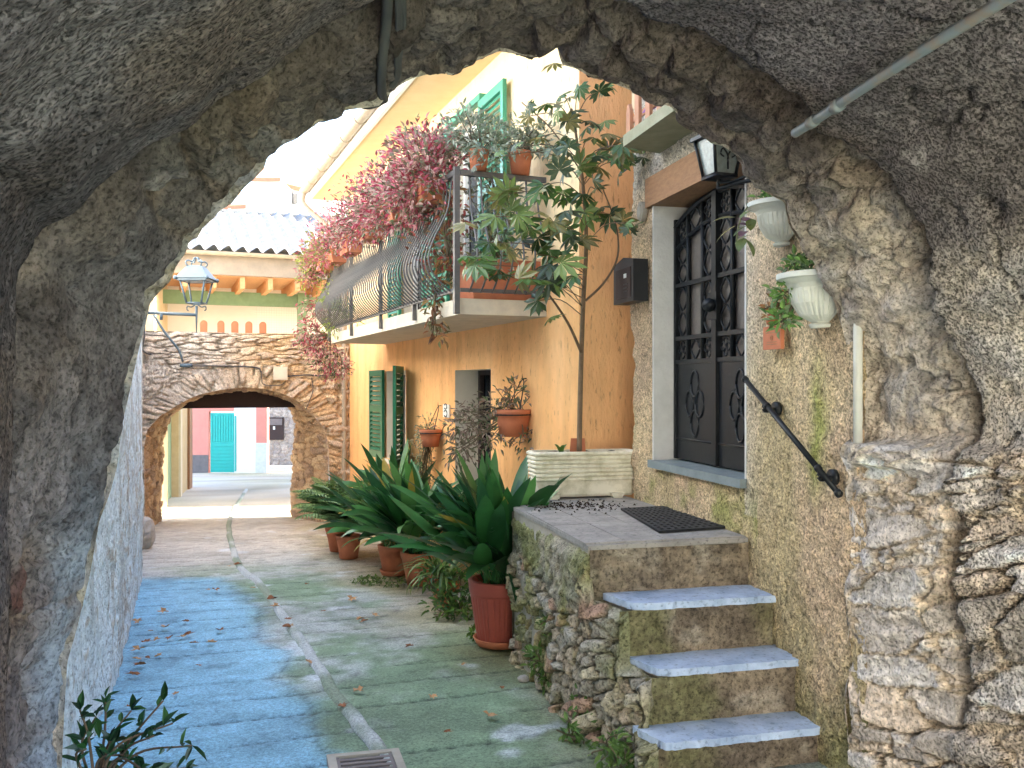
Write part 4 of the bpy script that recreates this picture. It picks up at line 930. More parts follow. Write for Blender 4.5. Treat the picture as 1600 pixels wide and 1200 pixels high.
# wall lantern over the door
Lc = np.array([*DW(np.array([-.02, .17, 0]))[:2], 0.]); lz0, lz1 = EYE + 1.13, EYE + 1.33
wl_ = thing('wall_lantern', 'black iron wall lantern with clear panes above the iron door', 'lantern', tuple(DW(np.array([-.12, .0, EYE + 1.1]))))
def sqf(mb, T, z0, h0, z1, h1):
    V = [(a * h, b_ * h, z) for z, h in ((z0, h0), (z1, h1)) for a, b_ in ((-1, -1), (1, -1), (1, 1), (-1, 1))]
    mb.add(T(np.array(V)), [(0, 1, 2, 3), (7, 6, 5, 4), (0, 1, 5, 4), (1, 2, 6, 5), (2, 3, 7, 6), (3, 0, 4, 7)])
LT = frame(DW(np.array([.03, .16, 0]))[:2], (q2 + p2) / math.sqrt(2) * .98, (q2 - p2) / math.sqrt(2))
LT = frame(DW(np.array([.03, .16, 0]))[:2], np.array([.94, .34]), np.array([-.34, .94]))
b = MB(); sqf(b, LT, lz1, .115, lz1 + .02, .115); sqf(b, LT, lz1 + .02, .10, lz1 + .10, .03); b.lathe([(.001, -.01), (.02, 0), (.02, .02), (.001, .04)], LT(np.array([0, 0, lz1 + .11])), 10); b.build('cap', M['iron'], wl_)
b = MB(); hb, ht = .062, .095
for a, c_ in ((-1, -1), (1, -1), (1, 1), (-1, 1)): b.tube([LT(np.array([a * hb, c_ * hb, lz0])), LT(np.array([a * ht, c_ * ht, lz1]))], .009, 6)
for z, h in ((lz0, hb),): sqf(b, LT, lz0 - .015, h + .008, lz0 + .004, h + .008)
for a, c_ in ((0, -1), (1, 0)):
    for s_ in (-1, 1):
        b.tube([LT(np.array([a * .08 + (1 - abs(a)) * s_ * u, c_ * .083 + abs(a) * s_ * u, z])) for u, z in ((.0, lz0 + .02), (.0, lz0 + .09), (.03, lz0 + .13), (.045, lz0 + .10), (.025, lz0 + .085))], .005, 5, sm=4)
b.build('cage', M['iron'], wl_, smooth=True)
b = MB(); sqf(b, LT, lz0 + .006, hb - .006, lz1 - .003, ht - .008); b.build('pane', M['lglass'], wl_)
b = MB(); c0 = LT(np.array([0, 0, lz0 - .015])); b.tube([c0, c0 + np.array([0, 0, -.05]), c0 * .5 + .5 * DW(np.array([-.2, .02, lz0 - .09])), DW(np.array([-.2, .02, lz0 - .06]))], .011, 7, sm=6)
b.tube([c0 + np.array([0, 0, -.02]), c0 * .6 + .4 * DW(np.array([-.2, .03, lz0 - .0])) + np.array([0, 0, -.03]), DW(np.array([-.2, .03, lz0 + .0]))], .008, 7, sm=6)
b.box((-.23, .0, lz0 - .12), (-.17, .025, lz0 + .06), DW); b.build('bracket', M['iron'], wl_, smooth=True)

# ------------------------------------------------------------------ stone steps
stz = [.72, .46, .20, -.06]
ST = frame(W0, p2, q2)       # (to the right into the wall, away, z)
def stp(x, y): v = np.array([x, y]) - W0; return v @ p2, v @ q2
stairs = thing('stone_stairs', 'worn stone steps and landing leading up to the iron door', 'stairs', (.9, 4.7, -.25))
# landing body
LE = stp(.40, 4.65); LB = stp(.02, 6.1)
land = [(-.004, .02), (LE[0], LE[1]), (LB[0], LB[1]), stp(.17, 6.35), stp(.25, 6.95), stp(.75, 7.15), (-.004, 2.1)]
def prism_xy(pts, z0, z1): return MB().poly_prism(pts, lambda V: ST(np.stack([V[..., 0], V[..., 2], V[..., 1]], -1)), z0, z1)
body = prism_xy([(x + .0, y + .02) if i not in (0, 1) else (x, y + .02) for i, (x, y) in enumerate(land)], -.6, .69); body.build('landing_base', M['concrete'], stairs)
tm = MB(); ds_ = .298
# individually laid tiles on the landing
from itertools import product
xs_ = np.arange(-.92, .0, ds_); ys_ = np.arange(0, 2.3, ds_)
prism_xy([(land[0][0], -.0)] + [(LE[0] - .01, LE[1] - .01), (LB[0] - .01, LB[1])] + land[3:], .688, .712).build('landing_edge', M['tile'], stairs)
tiles = MB()
for i, j in product(range(4), range(6)):
    x1_ = -.012 - i * .232; x0_ = x1_ - .226; y0_ = .012 + j * .305; y1_ = y0_ + .299
    if y1_ > 1.46 and x0_ < -.72: continue
    if y1_ > 1.9: continue
    tiles.box((x0_, y0_, .7125), (x1_, y1_, .72 + .0015 * rnd.random()), ST)
tiles.build('landing_tiles', M['tile'], stairs)
steps = [dict(z=stz[1], y=-.275, x0=-.79, x1=-.0), dict(z=stz[2], y=-.50, x0=-.75, x1=.04), dict(z=stz[3], y=-.70, x0=-.80, x1=.05)]
def riser(x0, x1, y, z0, z1, name, moss=.5, seed=1):
    us = np.arange(x0, x1 + .001, .012); zs = np.arange(z0, z1 + .001, .012); U, Z = np.meshgrid(us, zs); p = np.stack([U, Z, U * 0 + seed], -1)
    f5, f20 = fbm(p, 5, 4, seed), fbm(p, 22, 4, seed + 3)
    c = mixc(np.array([.25, .195, .135]), np.array([.14, .11, .08]), sstep(-.3, .4, f5 + .4 * f20))
    c = mixc(c, np.array([.36, .31, .24]), sstep(.2, .5, fbm(p, 7, 3, seed + 8)) * .6)
    c = mixc(c, np.array([.15, .145, .06]), sstep(.0, .5, fbm(p, 2.5, 3, seed + 5) + .2 * f20 + moss * .5 * sstep(x0 + .45, x0 + .1, U)) * .7)
    c = mixc(c, np.array([.13, .09, .06]), sstep(.25, .5, fbm(p * np.array([1, .15, 1]), 6, 3, seed + 9)) * .6)
    c = c * (1 + .25 * f20)[..., None]
    d = .012 * f5 + .008 * f20
    return grid_obj(name, ST(np.stack([U, y - d, Z], -1)), np.clip(c, .02, .8), M['riser'], stairs)
riser(LE[0] + .005, -.0, -.006, stz[1] - .05, .69, 'riser', .5, 3)
prev_y = 0.
for i, s in enumerate(steps):
    z, y, x0, x1 = s['z'], s['y'], s['x0'], s['x1']; yb = prev_y + .03
    n = 8; rr = .13 if i < 2 else .05
    pts = [(x1, y)] + [(x0 + rr - rr * math.sin(a), y + rr * .6 - rr * .6 * math.cos(a)) for a in np.linspace(0, math.pi / 2, n)] + [(x0 - .06, yb), (x1 + .0, yb)]
    # slab with a slightly worn, uneven edge
    pw = []
    for k in range(len(pts)):
        a, b_ = np.array(pts[k]), np.array(pts[(k + 1) % len(pts)]); m_ = max(1, int(np.linalg.norm(a - b_) / .03))
        for f in range(m_):
            v = a + (b_ - a) * f / m_; pw.append((v[0] + .003 * rnd.uniform(-1, 1), v[1] + .007 * rnd.uniform(-1, 1) + .010 * (rnd.random() < .07)))
    stp_o = prism_xy(pw, z - .034, z).build('step', M['tread'], stairs)
    prism_xy([(x1, y + .065), (x0 + .03, y + .065), (x0 - .03, yb), (x1, yb)], -.6, z - .036).build('step_base', M['concrete'], stairs)
    zlow = stz[i + 2] if i < 2 else -.4
    riser(x0 - .05, x1, y + .024, zlow - .03, z - .030, 'riser', .8, 13 + i * 7)
    prev_y = y
# rubble flank of the stairs
nU, nV = 330, 150
uu = np.linspace(-.74, LB[1] + .02, nU); topz = np.zeros(nU); xe = np.zeros(nU)
ky = np.array([-.74, -.70, -.515, -.495, -.29, -.27, -.03, .01, 1.6]); kz = np.array([-.2, -.09, -.085, .17, .175, .425, .435, .69, .69])
topz = np.interp(uu, ky, kz) ; topz += .012 * fbm(np.stack([uu, uu * 0, uu * 0], -1), 9, 3, 501)
xe = np.interp(uu, [-.74, -.66, -.5, -.46, -.28, -.2, 0, LB[1]], [-.80, -.79, -.77, -.77, -.80, -.82, LE[0] + .01, LB[0] - .005])
v = np.linspace(0, 1, nV)[:, None]; Zb = -.55
Z = Zb + (topz[None] - Zb) * v; U = np.ones((nV, 1)) * uu[None]
p = np.stack([U, Z, U * 0], -1)
sk = .35 * U
m_, i1, d1 = stones(U, Z + sk * .5, .13, .085, 511, .4, .25); f5, f20 = fbm(p, 5, 4, 512), fbm(p, 20, 4, 513)
upper = sstep(.30, .42, Z - .0 * U + .12 * fbm(p, 3, 2, 515)) * (U > .0)      # rendered upper part
disp = lerp(m_ * (.03 + .06 * i1) + .02 * f5 + .01 * f20, .055 + .02 * f5 + .018 * f20, upper) * sstep(1.0, .93, v) + .01 * f20
base = .05 * sstep(.25, -.35, Z) * sstep(1.2, .2, U) - .045 * sstep(.3, 1.2, U)              # wall leans out at its foot
c = mixc(np.array([.20, .18, .12]), pal(i1, [(.36, .31, .24), (.44, .36, .27), (.30, .27, .22), (.46, .30, .22), (.38, .35, .30), (.48, .42, .30)]), m_)
c = mixc(c, mixc(np.array([.34, .30, .23]), np.array([.24, .23, .16]), sstep(-.3, .3, f5)), upper)
c = mixc(c, np.array([.19, .20, .06]), sstep(.05, .4, fbm(p, 3, 4, 521) + .1) * .7); c = c * (1 + .25 * f20)[..., None]
P = ST(np.stack([xe[None] - disp - base, U, Z], -1))
grid_obj('side_wall', P, np.clip(c, .02, .8), M['rock'], stairs)
# its back end
vb = np.linspace(0, 1, 30); Z = -.6 + (1.28) * np.linspace(0, 1, 60)[:, None]; a_ = np.array(LB) ; b_ = np.array(stp(.25, 6.95))
XY = a_[None] * (1 - vb[:, None]) + b_[None] * vb[:, None]; XX = np.ones((60, 1)) * XY[None, :, 0]; YY = np.ones((60, 1)) * XY[None, :, 1]; p = np.stack([YY, Z * np.ones((1, 30)), XX], -1)
dn = .03 * fbm(p, 8, 3, 531)
grid_obj('back_wall', ST(np.stack([XX - .02 - dn * sstep(0, .2, vb)[None], YY, p[..., 1]], -1)), np.ones(p.shape) * np.array([.24, .22, .17]), M['rock'], stairs)
# door mat
def onland(px, py, z=.724): Y = (EYE - z) * FP / (py - 600); return np.array([(px - 800) / FP * Y, Y])
mc = [onland(970, 797), onland(1038, 793), onland(1145, 825), onland(1030, 833)]
mat_o = MB(); Am, Bm, Cm, Dm = mc
def mp_(u, v): return (Am * (1 - u) + Bm * u) * (1 - v) + (Dm * (1 - u) + Cm * u) * v
def mbar(u0, u1, v0, v1, z0=.7245, z1=.737):
    q = [mp_(u0, v0), mp_(u1, v0), mp_(u1, v1), mp_(u0, v1)]
    V = [(*a, z0) for a in q] + [(*a, z1) for a in q]; mat_o.add(V, [(3, 2, 1, 0), (4, 5, 6, 7), (0, 1, 5, 4), (1, 2, 6, 5), (2, 3, 7, 6), (3, 0, 4, 7)])
for k in range(10): mbar(k / 10 * .96, k / 10 * .96 + .045, 0, 1)
mbar(.955, 1, 0, 1)
for k in range(13): mbar(0, 1, k / 13 * .965, k / 13 * .965 + .034, .7247, .7368)
mbar(0, 1, .965, 1, .7247, .7368); mbar(0, 1, 0, 1, .7238, .7275)
tag(mat_o.build('door_mat', M['rubber']), 'black rubber grid doormat on the landing below the door', 'doormat')
# cream trough
pA, pB = onland(832, 783, .72) + np.array([.02, .06]), onland(1000, 776, .72) + np.array([-.01, -.02])
ua = (pB - pA) / np.linalg.norm(pB - pA); va = np.array([-ua[1], ua[0]]); Lt = np.linalg.norm(pB - pA)
PT = frame(pA, ua, va)
tr = thing('trough_planter', 'long cream ribbed trough planter full of soil on the landing', 'planter', (*pA, .72))
b = MB(); prof = []; z = .035; hh = .30
nr_ = 7; prof = [(.0, .012), (.012, .03), (.018, .12)]
zz = .125; rh = (hh - .125 + .04) / nr_
for k in range(nr_): prof += [(.018 + .006 * k * .4, zz + k * rh), (.030 + .006 * k * .4, zz + k * rh + rh * .3), (.030 + .006 * k * .4, zz + k * rh + rh * .7), (.019 + .006 * k * .4, zz + k * rh + rh * .98)]
def ring(o, z):
    x0, x1, y0, y1, cr_ = -o, Lt + o, -o, .24 + o, .045; pts = []
    for cx, cy, a0_ in ((x1 - cr_, y0 + cr_, -90), (x1 - cr_, y1 - cr_, 0), (x0 + cr_, y1 - cr_, 90), (x0 + cr_, y0 + cr_, 180)):
        for a in (0, 45, 90): an = math.radians(a0_ + a); pts.append((cx + cr_ * math.cos(an), cy + cr_ * math.sin(an), z))
    return pts
rings = [ring(o - .03, z + .72) for o, z in prof] + [ring(-.02, prof[-1][1] + .72), ring(-.025, prof[-1][1] + .68)]
V = PT(np.array(rings)); n_ = 12; nrw = len(rings)
b.add(V.reshape(-1, 3), [(i * n_ + j, i * n_ + (j + 1) % n_, (i + 1) * n_ + (j + 1) % n_, (i + 1) * n_ + j) for i in range(nrw - 1) for j in range(n_)] + [list(range(n_))[::-1]])
b.build('trough', M['cream_pot'], tr)
for k in (.17, .78):
    MB().poly_prism([(Lt * k - .05, .76), (Lt * k - .03, .7215), (Lt * k + .035, .7215), (Lt * k + .05, .76)], PT, -.03, .2).build('foot', M['cream_pot'], tr)
X, Yq = np.meshgrid(np.linspace(.03, Lt - .03, 60), np.linspace(.02, .22, 18)); Zs = .72 + .30 + .025 * fbm(np.stack([X, Yq, X * 0], -1), 14, 3, 9) + .02
grid_obj('soil', PT(np.stack([X, Yq, Zs], -1)), np.ones(X.shape + (3,)) * .05, M['soil'], tr, smooth=False)
sp = MB()
for _ in range(260):
    px_ = rnd.gauss(905, 42); py_ = rnd.gauss(789, 5) + abs(px_ - 905) * .02
    if not (822 < px_ < 1000) or py_ < 781: continue
    q = onland(px_, py_, .722); s_ = rnd.uniform(.003, .011); sp.add([(q[0] - s_, q[1], .7225), (q[0] + s_, q[1] - s_ * .4, .7225), (q[0], q[1] + s_, .7225), (q[0], q[1], .7225 + s_ * 1.2)], [(0, 1, 3), (1, 2, 3), (2, 0, 3), (0, 2, 1)])
ob = sp.build('spilt_soil', M['soil']); ob['kind'] = 'stuff'; tag(ob, 'dark soil crumbs spilt in front of the cream trough', 'soil')
sh = MB(); q = PT(np.array([Lt * .45, .12, 0])); sh.add([(q[0] - .06, q[1], 1.03), (q[0] + .06, q[1], 1.04), (q[0] + .05, q[1] - .01, 1.15), (q[0] - .05, q[1], 1.15), (q[0] - .06, q[1] + .015, 1.03), (q[0] + .06, q[1] + .015, 1.04), (q[0] + .05, q[1] + .005, 1.15), (q[0] - .05, q[1] + .015, 1.15)], [(0, 1, 2, 3), (7, 6, 5, 4), (0, 4, 5, 1), (1, 5, 6, 2), (2, 6, 7, 3), (3, 7, 4, 0)])
tag(sh.build('tile_shard', M['terra']), 'broken terracotta tile stuck upright in the trough soil', 'tile')

# ------------------------------------------------------------------ foliage helpers
def rot_to(d):
    d = d / np.linalg.norm(d, axis=-1, keepdims=True); up = np.array([0, 0, 1.]) + np.zeros_like(d)
    x = np.cross(d, up); ln = np.linalg.norm(x, axis=-1, keepdims=True); x = np.where(ln < 1e-4, np.array([1., 0, 0]), x / np.maximum(ln, 1e-6)); z = np.cross(x, d); return x, d, z
def small_leaves(mb, P, D, L, Wr, cols, fold=.25, droop=.15, roll=1.0, rs=R):
    """many folded leaves: P bases, D directions, L lengths"""
    n = len(P); x, y, z = rot_to(D); a = rs.uniform(-roll, roll, n)[:, None]
    x, z = x * np.cos(a) + z * np.sin(a), z * np.cos(a) - x * np.sin(a)
    L = np.asarray(L)[:, None]; Wd_ = L * Wr
    pts = [P, P + y * L * .28 + x * Wd_ * .42 + z * Wd_ * fold, P + y * L * .62 + x * Wd_ * .38 + z * Wd_ * fold - z * L * droop * .3, P + y * L - z * L * droop, P + y * L * .62 - x * Wd_ * .38 + z * Wd_ * fold - z * L * droop * .3, P + y * L * .28 - x * Wd_ * .42 + z * Wd_ * fold]
    V = np.stack(pts, 1).reshape(-1, 3); k = np.arange(n)[:, None] * 6
    F = np.concatenate([k + np.array([[0, 1, 2, 3]]), k + np.array([[0, 3, 4, 5]])], 0)
    cc = np.repeat(np.asarray(cols), 6, 0); mb.v.append(V); mb.f.extend((F + mb.n).tolist()); mb.c.append(cc); mb.n += len(V)
def blob_leaves(mb, c, rad, n, L, Wr, palette, up=.3, rs=R, shell=.5, **kw):
    d = rs.normal(size=(n, 3)); d /= np.linalg.norm(d, axis=1, keepdims=True); r_ = rs.uniform(shell, 1, n)[:, None]
    P = np.asarray(c) + d * r_ * np.asarray(rad)
    keepn = vnoise(P * 9.0 + 3, 7) > .30; P = P[keepn]; d = d[keepn]; n = len(P)
    D = d + rs.normal(size=(n, 3)) * .6 + np.array([0, 0, up]); pc = np.asarray(palette)[rs.randint(0, len(palette), n)] * rs.uniform(.75, 1.25, (n, 1))
    small_leaves(mb, P, D, rs.uniform(.6, 1.2, n) * L, Wr, pc, rs=rs, **kw)
    return P
def blade(mb, base, direc, L, W, col, bend=.6, nseg=9, pet=.0, fold=.12, twist=0., rs=R, tipw=.0):
    """long leaf: petiole then lanceolate lamina arching over"""
    d = np.asarray(direc, float); d /= np.linalg.norm(d); hz = np.array([d[0], d[1], 0]); hl = np.linalg.norm(hz); hz = hz / hl if hl > 1e-3 else np.array([1., 0, 0])
    s = np.linspace(0, 1, nseg); P = [np.asarray(base, float)]; el = math.atan2(d[2], max(hl, 1e-6))
    for i in range(nseg - 1):
        e = el - bend * (s[i] ** 1.5) * 1.6; P.append(P[-1] + (hz * math.cos(e) + np.array([0, 0, math.sin(e)])) * L / (nseg - 1))
    P = np.array(P); T = np.gradient(P, axis=0); T /= np.linalg.norm(T, axis=1, keepdims=True); S = np.cross(hz, [0, 0, 1.]); S /= np.linalg.norm(S); N_ = np.cross(S + 0 * T, T)
    tw = twist * s; Sx = S * np.cos(tw)[:, None] + N_ * np.sin(tw)[:, None]; Nx = N_ * np.cos(tw)[:, None] - S * np.sin(tw)[:, None]
    t = np.clip((s - pet) / (1 - pet), 0, 1); wv = W * .5 * np.sin(math.pi * np.clip(t, 0, 1) ** .75) ** .8 + .004 * (s < .98)
    V = np.stack([P - Sx * wv[:, None] + Nx * (wv * fold)[:, None], P, P + Sx * wv[:, None] + Nx * (wv * fold)[:, None]], 1)
    F = []
    for i in range(nseg - 1):
        for j in range(2): F.append((i * 3 + j, i * 3 + j + 1, (i + 1) * 3 + j + 1, (i + 1) * 3 + j))
    mb.add(V.reshape(-1, 3), F, col)
ASP = [(.026, .105, .026), (.040, .140, .036), (.018, .075, .024), (.065, .18, .045), (.026, .09, .034)]
def pot(mb, o, r0, r1, h, rim=True, ribs=None):
    pr = [(r0 * .0, 0), (r0, 0), (r0 + (r1 - r0) * .5, h * .5), (r1 * .97, h * .80), (r1, h * .81), (r1 * 1.04, h * .99), (r1 * 1.0, h), (r1 * .9, h), (r1 * .86, h * .9), (.001, h * .9)]
    if not rim: pr = [(0, 0), (r0, 0), (r0 + (r1 - r0) * .5, h * .5), (r1, h), (r1 * .92, h), (r1 * .88, h * .9), (.001, h * .9)]
    if ribs: pr = [(0, 0), (r0, 0)] + [(lerp(r0, r1 * .97, (q) ** .8), h * .78 * q) for q in (.08, .1, .3, .5, .7, .9, .93, 1)] + pr[4:]
    mb.lathe(pr, o, 40 if not ribs else 120, ribs=ribs)
def potted(name, label, cat, base, r0, r1, h, m, plant_fn, plant_m, saucer=False, ribs=None, part='foliage', group=None, rim=True):
    t = thing(name, label, cat, tuple(base), group); mb = MB(); pot(mb, base, r0, r1, h, rim, ribs); mb.build('pot', m, t, smooth=ribs is None)
    if saucer: MB().lathe([(.001, -.0), (r0 * 1.1, -.0), (r0 * 1.28, .05), (r0 * 1.22, .055), (r0 * 1.05, .012)], base, 36).build('saucer', M['terra'], t, smooth=True)
    fb_ = MB(); plant_fn(fb_, np.asarray(base) + np.array([0, 0, h * .9])); fb_.build(part, plant_m, t, smooth=True); return t
def aspid(n, L, spread, lean=(0, 0), W=.13, seed=1, hi=1.1):
    def fn(mb, o):
        rs = np.random.RandomState(seed)
        for k in range(n):
            a = rs.uniform(0, 2 * math.pi); e = rs.uniform(.55, hi + .1) if k % 3 else rs.uniform(1.15, 1.5)
            d = np.array([math.cos(a) * math.cos(e) + lean[0], math.sin(a) * math.cos(e) + lean[1], math.sin(e)])
            b0 = o + np.array([rs.uniform(-1, 1) * spread, rs.uniform(-1, 1) * spread, 0]); c = np.array(ASP[rs.randint(len(ASP))]) * rs.uniform(.8, 1.4)
            if rs.rand() < .04: c = np.array([.34, .26, .05])
            blade(mb, b0, d, L * rs.uniform(.6, 1.1), W * rs.uniform(.75, 1.2), c, bend=rs.uniform(.05, .55) if k % 4 else rs.uniform(.5, .95), pet=.32, twist=rs.uniform(-.9, .9), fold=.18, nseg=11)
    return fn
# aspidistras and pots along the house
pb = np.array([-.085, 6.50, gz(6.5) + .02])
potted('aspidistra', 'big aspidistra in a large red ribbed pot beside the stair wall', 'potted plant', pb, .155, .225, .47, M['terra_d'], aspid(190, .98, .13, (-.10, -.08), .108, 3, 1.3), M['gloss'], True, (28, .006, .03, .36))
g = gpt(652, 920); potted('aspidistra', 'medium aspidistra in a plain red pot behind the largest one', 'potted plant', g + np.array([0, .15, .015]), .12, .18, .33, M['terra'], aspid(110, 1.0, .1, (-.12, -.05), .125, 5), M['gloss'], False)
g = gpt(598, 903); potted('aspidistra', 'aspidistra with drooping leaves in a tilted pot, third along the house', 'potted plant', g + np.array([.1, .15, .01]), .12, .17, .32, M['terra'], aspid(100, 1.0, .1, (-.14, 0), .12, 8), M['gloss'], True)
g = gpt(565, 880); potted('aspidistra', 'tall dark aspidistra farthest along the house by the shuttered window', 'potted plant', g + np.array([.35, .3, .01]), .12, .17, .32, M['terra'], aspid(70, 1.15, .1, (0, 0), .12, 14), M['gloss'], False)
FERN = [(.13, .21, .07), (.17, .27, .09), (.10, .17, .055)]
def fern(n, L, seed):
    def fn(mb, o):
        rs = np.random.RandomState(seed)
        for k in range(n):
            a = rs.uniform(0, 2 * math.pi); e = rs.uniform(.9, 1.5); Lk = L * rs.uniform(.7, 1.1); hz = np.array([math.cos(a), math.sin(a), 0]); P = [o.copy()]; c = np.array(FERN[rs.randint(3)]) * rs.uniform(.8, 1.3)
            ns = 22
            for i in range(ns): ee = e - 1.5 * (i / ns) ** 1.5; P.append(P[-1] + (hz * math.cos(ee) + np.array([0, 0, math.sin(ee)])) * Lk / ns)
            P = np.array(P); side = np.cross(hz, [0, 0, 1.]); mb.tube(P[::3], .004, 4, c=c * .8)
            for sg in (-1, 1):
                idx = np.arange(3, ns); PP_ = P[idx]; T = P[idx + 1] - P[idx]; T /= np.linalg.norm(T, axis=1, keepdims=True)
                D = side * sg + T * .5 + np.array([0, 0, -.15]); LL = Lk * .2 * np.sin(math.pi * np.linspace(.12, .97, len(idx))) ** .8
                small_leaves(mb, PP_, D, LL, .26, np.repeat(c[None], len(idx), 0), roll=.2, rs=rs)
    return fn
g = gpt(512, 866); potted('fern', 'feathery fern in a terracotta pot at the far end of the planting', 'potted plant', g + np.array([.12, .2, .01]), .13, .19, .32, M['terra'], fern(95, .85, 4), M['leaf'])
g = gpt(540, 878); potted('fern', 'smaller pale fern between the far fern and the aspidistras', 'potted plant', g + np.array([0, .2, .01]), .11, .15, .28, M['terra'], fern(75, .85, 9), M['leaf'])
def strap(n, L, seed, pal_):
    def fn(mb, o):
        rs = np.random.RandomState(seed)
        for k in range(n):
            a = rs.uniform(0, 2 * math.pi); e = rs.uniform(.6, 1.4); blade(mb, o, (math.cos(a) * math.cos(e), math.sin(a) * math.cos(e), math.sin(e)), L * rs.uniform(.6, 1.1), .02, np.array(pal_[rs.randint(len(pal_))]) * rs.uniform(.8, 1.2), bend=rs.uniform(.9, 1.6), nseg=10)
    return fn
g = gpt(695, 952); potted('spider_plant', 'spider plant with long arching strap leaves left of the red pot', 'potted plant', g + np.array([0, .1, .005]), .09, .13, .22, M['terra'], strap(60, .55, 4, [(.09, .14, .03), (.14, .20, .05), (.06, .11, .03)]), M['leaf'])
LV = [(.05, .11, .025), (.08, .16, .03), (.04, .09, .02), (.11, .19, .04)]
def bushy(cs, rad, n, L, Wr, pl_, seed, stems=0, up=.3):
    def fn(mb, o):
        rs = np.random.RandomState(seed)
        for c in cs:
            cc = o + np.array(c); P = blob_leaves(mb, cc, rad, n, L, Wr, pl_, up, rs, .25)
            for k in range(stems): q = P[rs.randint(len(P))]; mb.tube([o, (o + q) / 2 + rs.normal(size=3) * .03, q], .004, 4, c=(.12, .09, .05), sm=3)
    return fn
def free_plant(name, label, cat, o, fn, m, group=None):
    mb = MB(); fn(mb, np.asarray(o, float)); ob = mb.build(name, m, origin=tuple(o)); tag(ob, label, cat, group); return ob
g = gpt(715, 968); free_plant('leafy_plant', 'loose leafy plant spilling round the foot of the red pot', 'plant', g + np.array([-.02, .25, .0]), bushy([(0, 0, .22), (-.1, -.15, .12), (.03, -.25, .10), (-.2, .1, .3)], (.16, .16, .14), 90, .075, .5, LV, 5, 6), M['leaf'])
g = gpt(745, 1008); free_plant('weed', 'bright green weed at the saucer of the large red pot', 'weed', g + np.array([0, .1, 0]), bushy([(0, 0, .06)], (.1, .09, .06), 60, .05, .6, [(.12, .24, .04), (.09, .18, .03)], 6), M['leaf'])
g = gpt(590, 918); free_plant('weed', 'mossy low weed growing in front of the tilted pots', 'weed', g, bushy([(0, .1, .04), (-.15, .2, .03), (.15, 0.05, .03)], (.16, .1, .04), 120, .035, .6, [(.13, .21, .05), (.09, .15, .04)], 7), M['leaf'])
g = gpt(475, 838)
wl_lab = ['bushy weed on the stones of the stair flank just right of the red pot', 'tuft of weed on the rubble flank beside the middle step', 'ferny weed at the foot of the stair flank', 'leafy weed at the bottom corner of the lowest step', 'small dark weed on the paving by the stair foot']
for i, (px_, py_, Y_, n_, rad_) in enumerate(((845, 1035, 5.35, 80, .10), (860, 980, 5.3, 50, .07), (925, 1100, 4.65, 90, .11), (950, 1170, 4.2, 90, .10), (890, 1150, 4.5, 40, .06))):
    o = at(px_, py_, Y_); o[0] -= .0
    free_plant('weed', wl_lab[i], 'weed', o, bushy([(0, 0, .02), (rad_ * .6, -.05, -.06)], (rad_, rad_, rad_ * .9), n_, .055, .45, [(.10, .18, .04), (.07, .13, .03), (.14, .22, .06)], 30 + i, 4), M['leaf'], 'weeds along the stair flank')
# dark shrub at the lower left
o = at(150, 1245, 3.0); mb_ = MB(); rs = np.random.RandomState(77)
tips = [(165, 1090), (205, 1110), (255, 1095), (240, 1150), (300, 1165), (215, 1180), (180, 1160), (150, 1120), (190, 1200), (290, 1200), (240, 1215), (135, 1170), (270, 1130), (160, 1215), (125, 1110)]
shr = thing('shrub', 'dark leafy shrub at the foot of the left wall in shade', 'shrub', tuple(o)); st_ = MB()
for (a, b_) in tips:
    q = at(a, b_, 2.95 + rs.uniform(-.15, .2)); mid_ = (o + q) / 2 + rs.normal(size=3) * .02 + np.array([-.02, 0, .05]); path = smooth_path([o, mid_, q], 6); st_.tube(path, [.006, .003], 5)
    nn_ = 9; ii_ = rs.randint(5, len(path), nn_); P = path[ii_]; P[0] = q; D = rs.normal(size=(nn_, 3)) * .8 + (q - o) / np.linalg.norm(q - o) * .8 + np.array([0, 0, .3]); small_leaves(mb_, P, D, rs.uniform(.04, .075, nn_), .42, np.array(ASP)[rs.randint(0, 5, nn_)] * rs.uniform(.3, 1., (nn_, 1)), rs=rs)
st_.build('stems', M['bark'], shr, smooth=True); mb_.build('foliage', M['gloss'], shr)

# tall palmate shrub in the trough
def palmate(mb, c, nrm, size, col, rs, lobes=8):
    """hand-shaped leaf: lobes fanned round the stalk end"""
    nrm = np.asarray(nrm, float); nrm /= np.linalg.norm(nrm); a = np.cross(nrm, [.3, .2, 1.]); a /= np.linalg.norm(a); b_ = np.cross(nrm, a); r0_ = rs.uniform(0, 6.28)
    for k in range(lobes):
        an = r0_ + (k - (lobes - 1) / 2) * .62; d = a * math.cos(an) + b_ * math.sin(an) - nrm * .25; sd = np.cross(nrm, d); sd /= np.linalg.norm(sd); L = size * (1 - .10 * abs(k - (lobes - 1) / 2)); W_ = size * .16
        V = [c, c + d * L * .3 + sd * W_ * .45, c + d * L * .62 + sd * W_ * .9 - nrm * L * .03, c + d * L - nrm * L * .15, c + d * L * .62 - sd * W_ * .9 - nrm * L * .03, c + d * L * .3 - sd * W_ * .45, c + d * L * .6 - nrm * L * .07]
        mb.add(V, [(0, 1, 6), (1, 2, 6), (2, 3, 6), (3, 4, 6), (4, 5, 6), (5, 0, 6)], col)
rs = np.random.RandomState(5)
tb = at(905, 705, 6.5); fat = thing('palmate_shrub', 'tall thin-stemmed shrub with hand-shaped leaves climbing the orange corner', 'shrub', tuple(tb))
stm = MB(); trunk = smooth_path([tb, at(907, 600, 6.52), at(911, 480, 6.5), at(916, 380, 6.5), at(912, 300, 6.45), at(903, 230, 6.4), at(893, 170, 6.4)], 8); stm.tube(trunk, [.02, .017, .013, .008], 8)
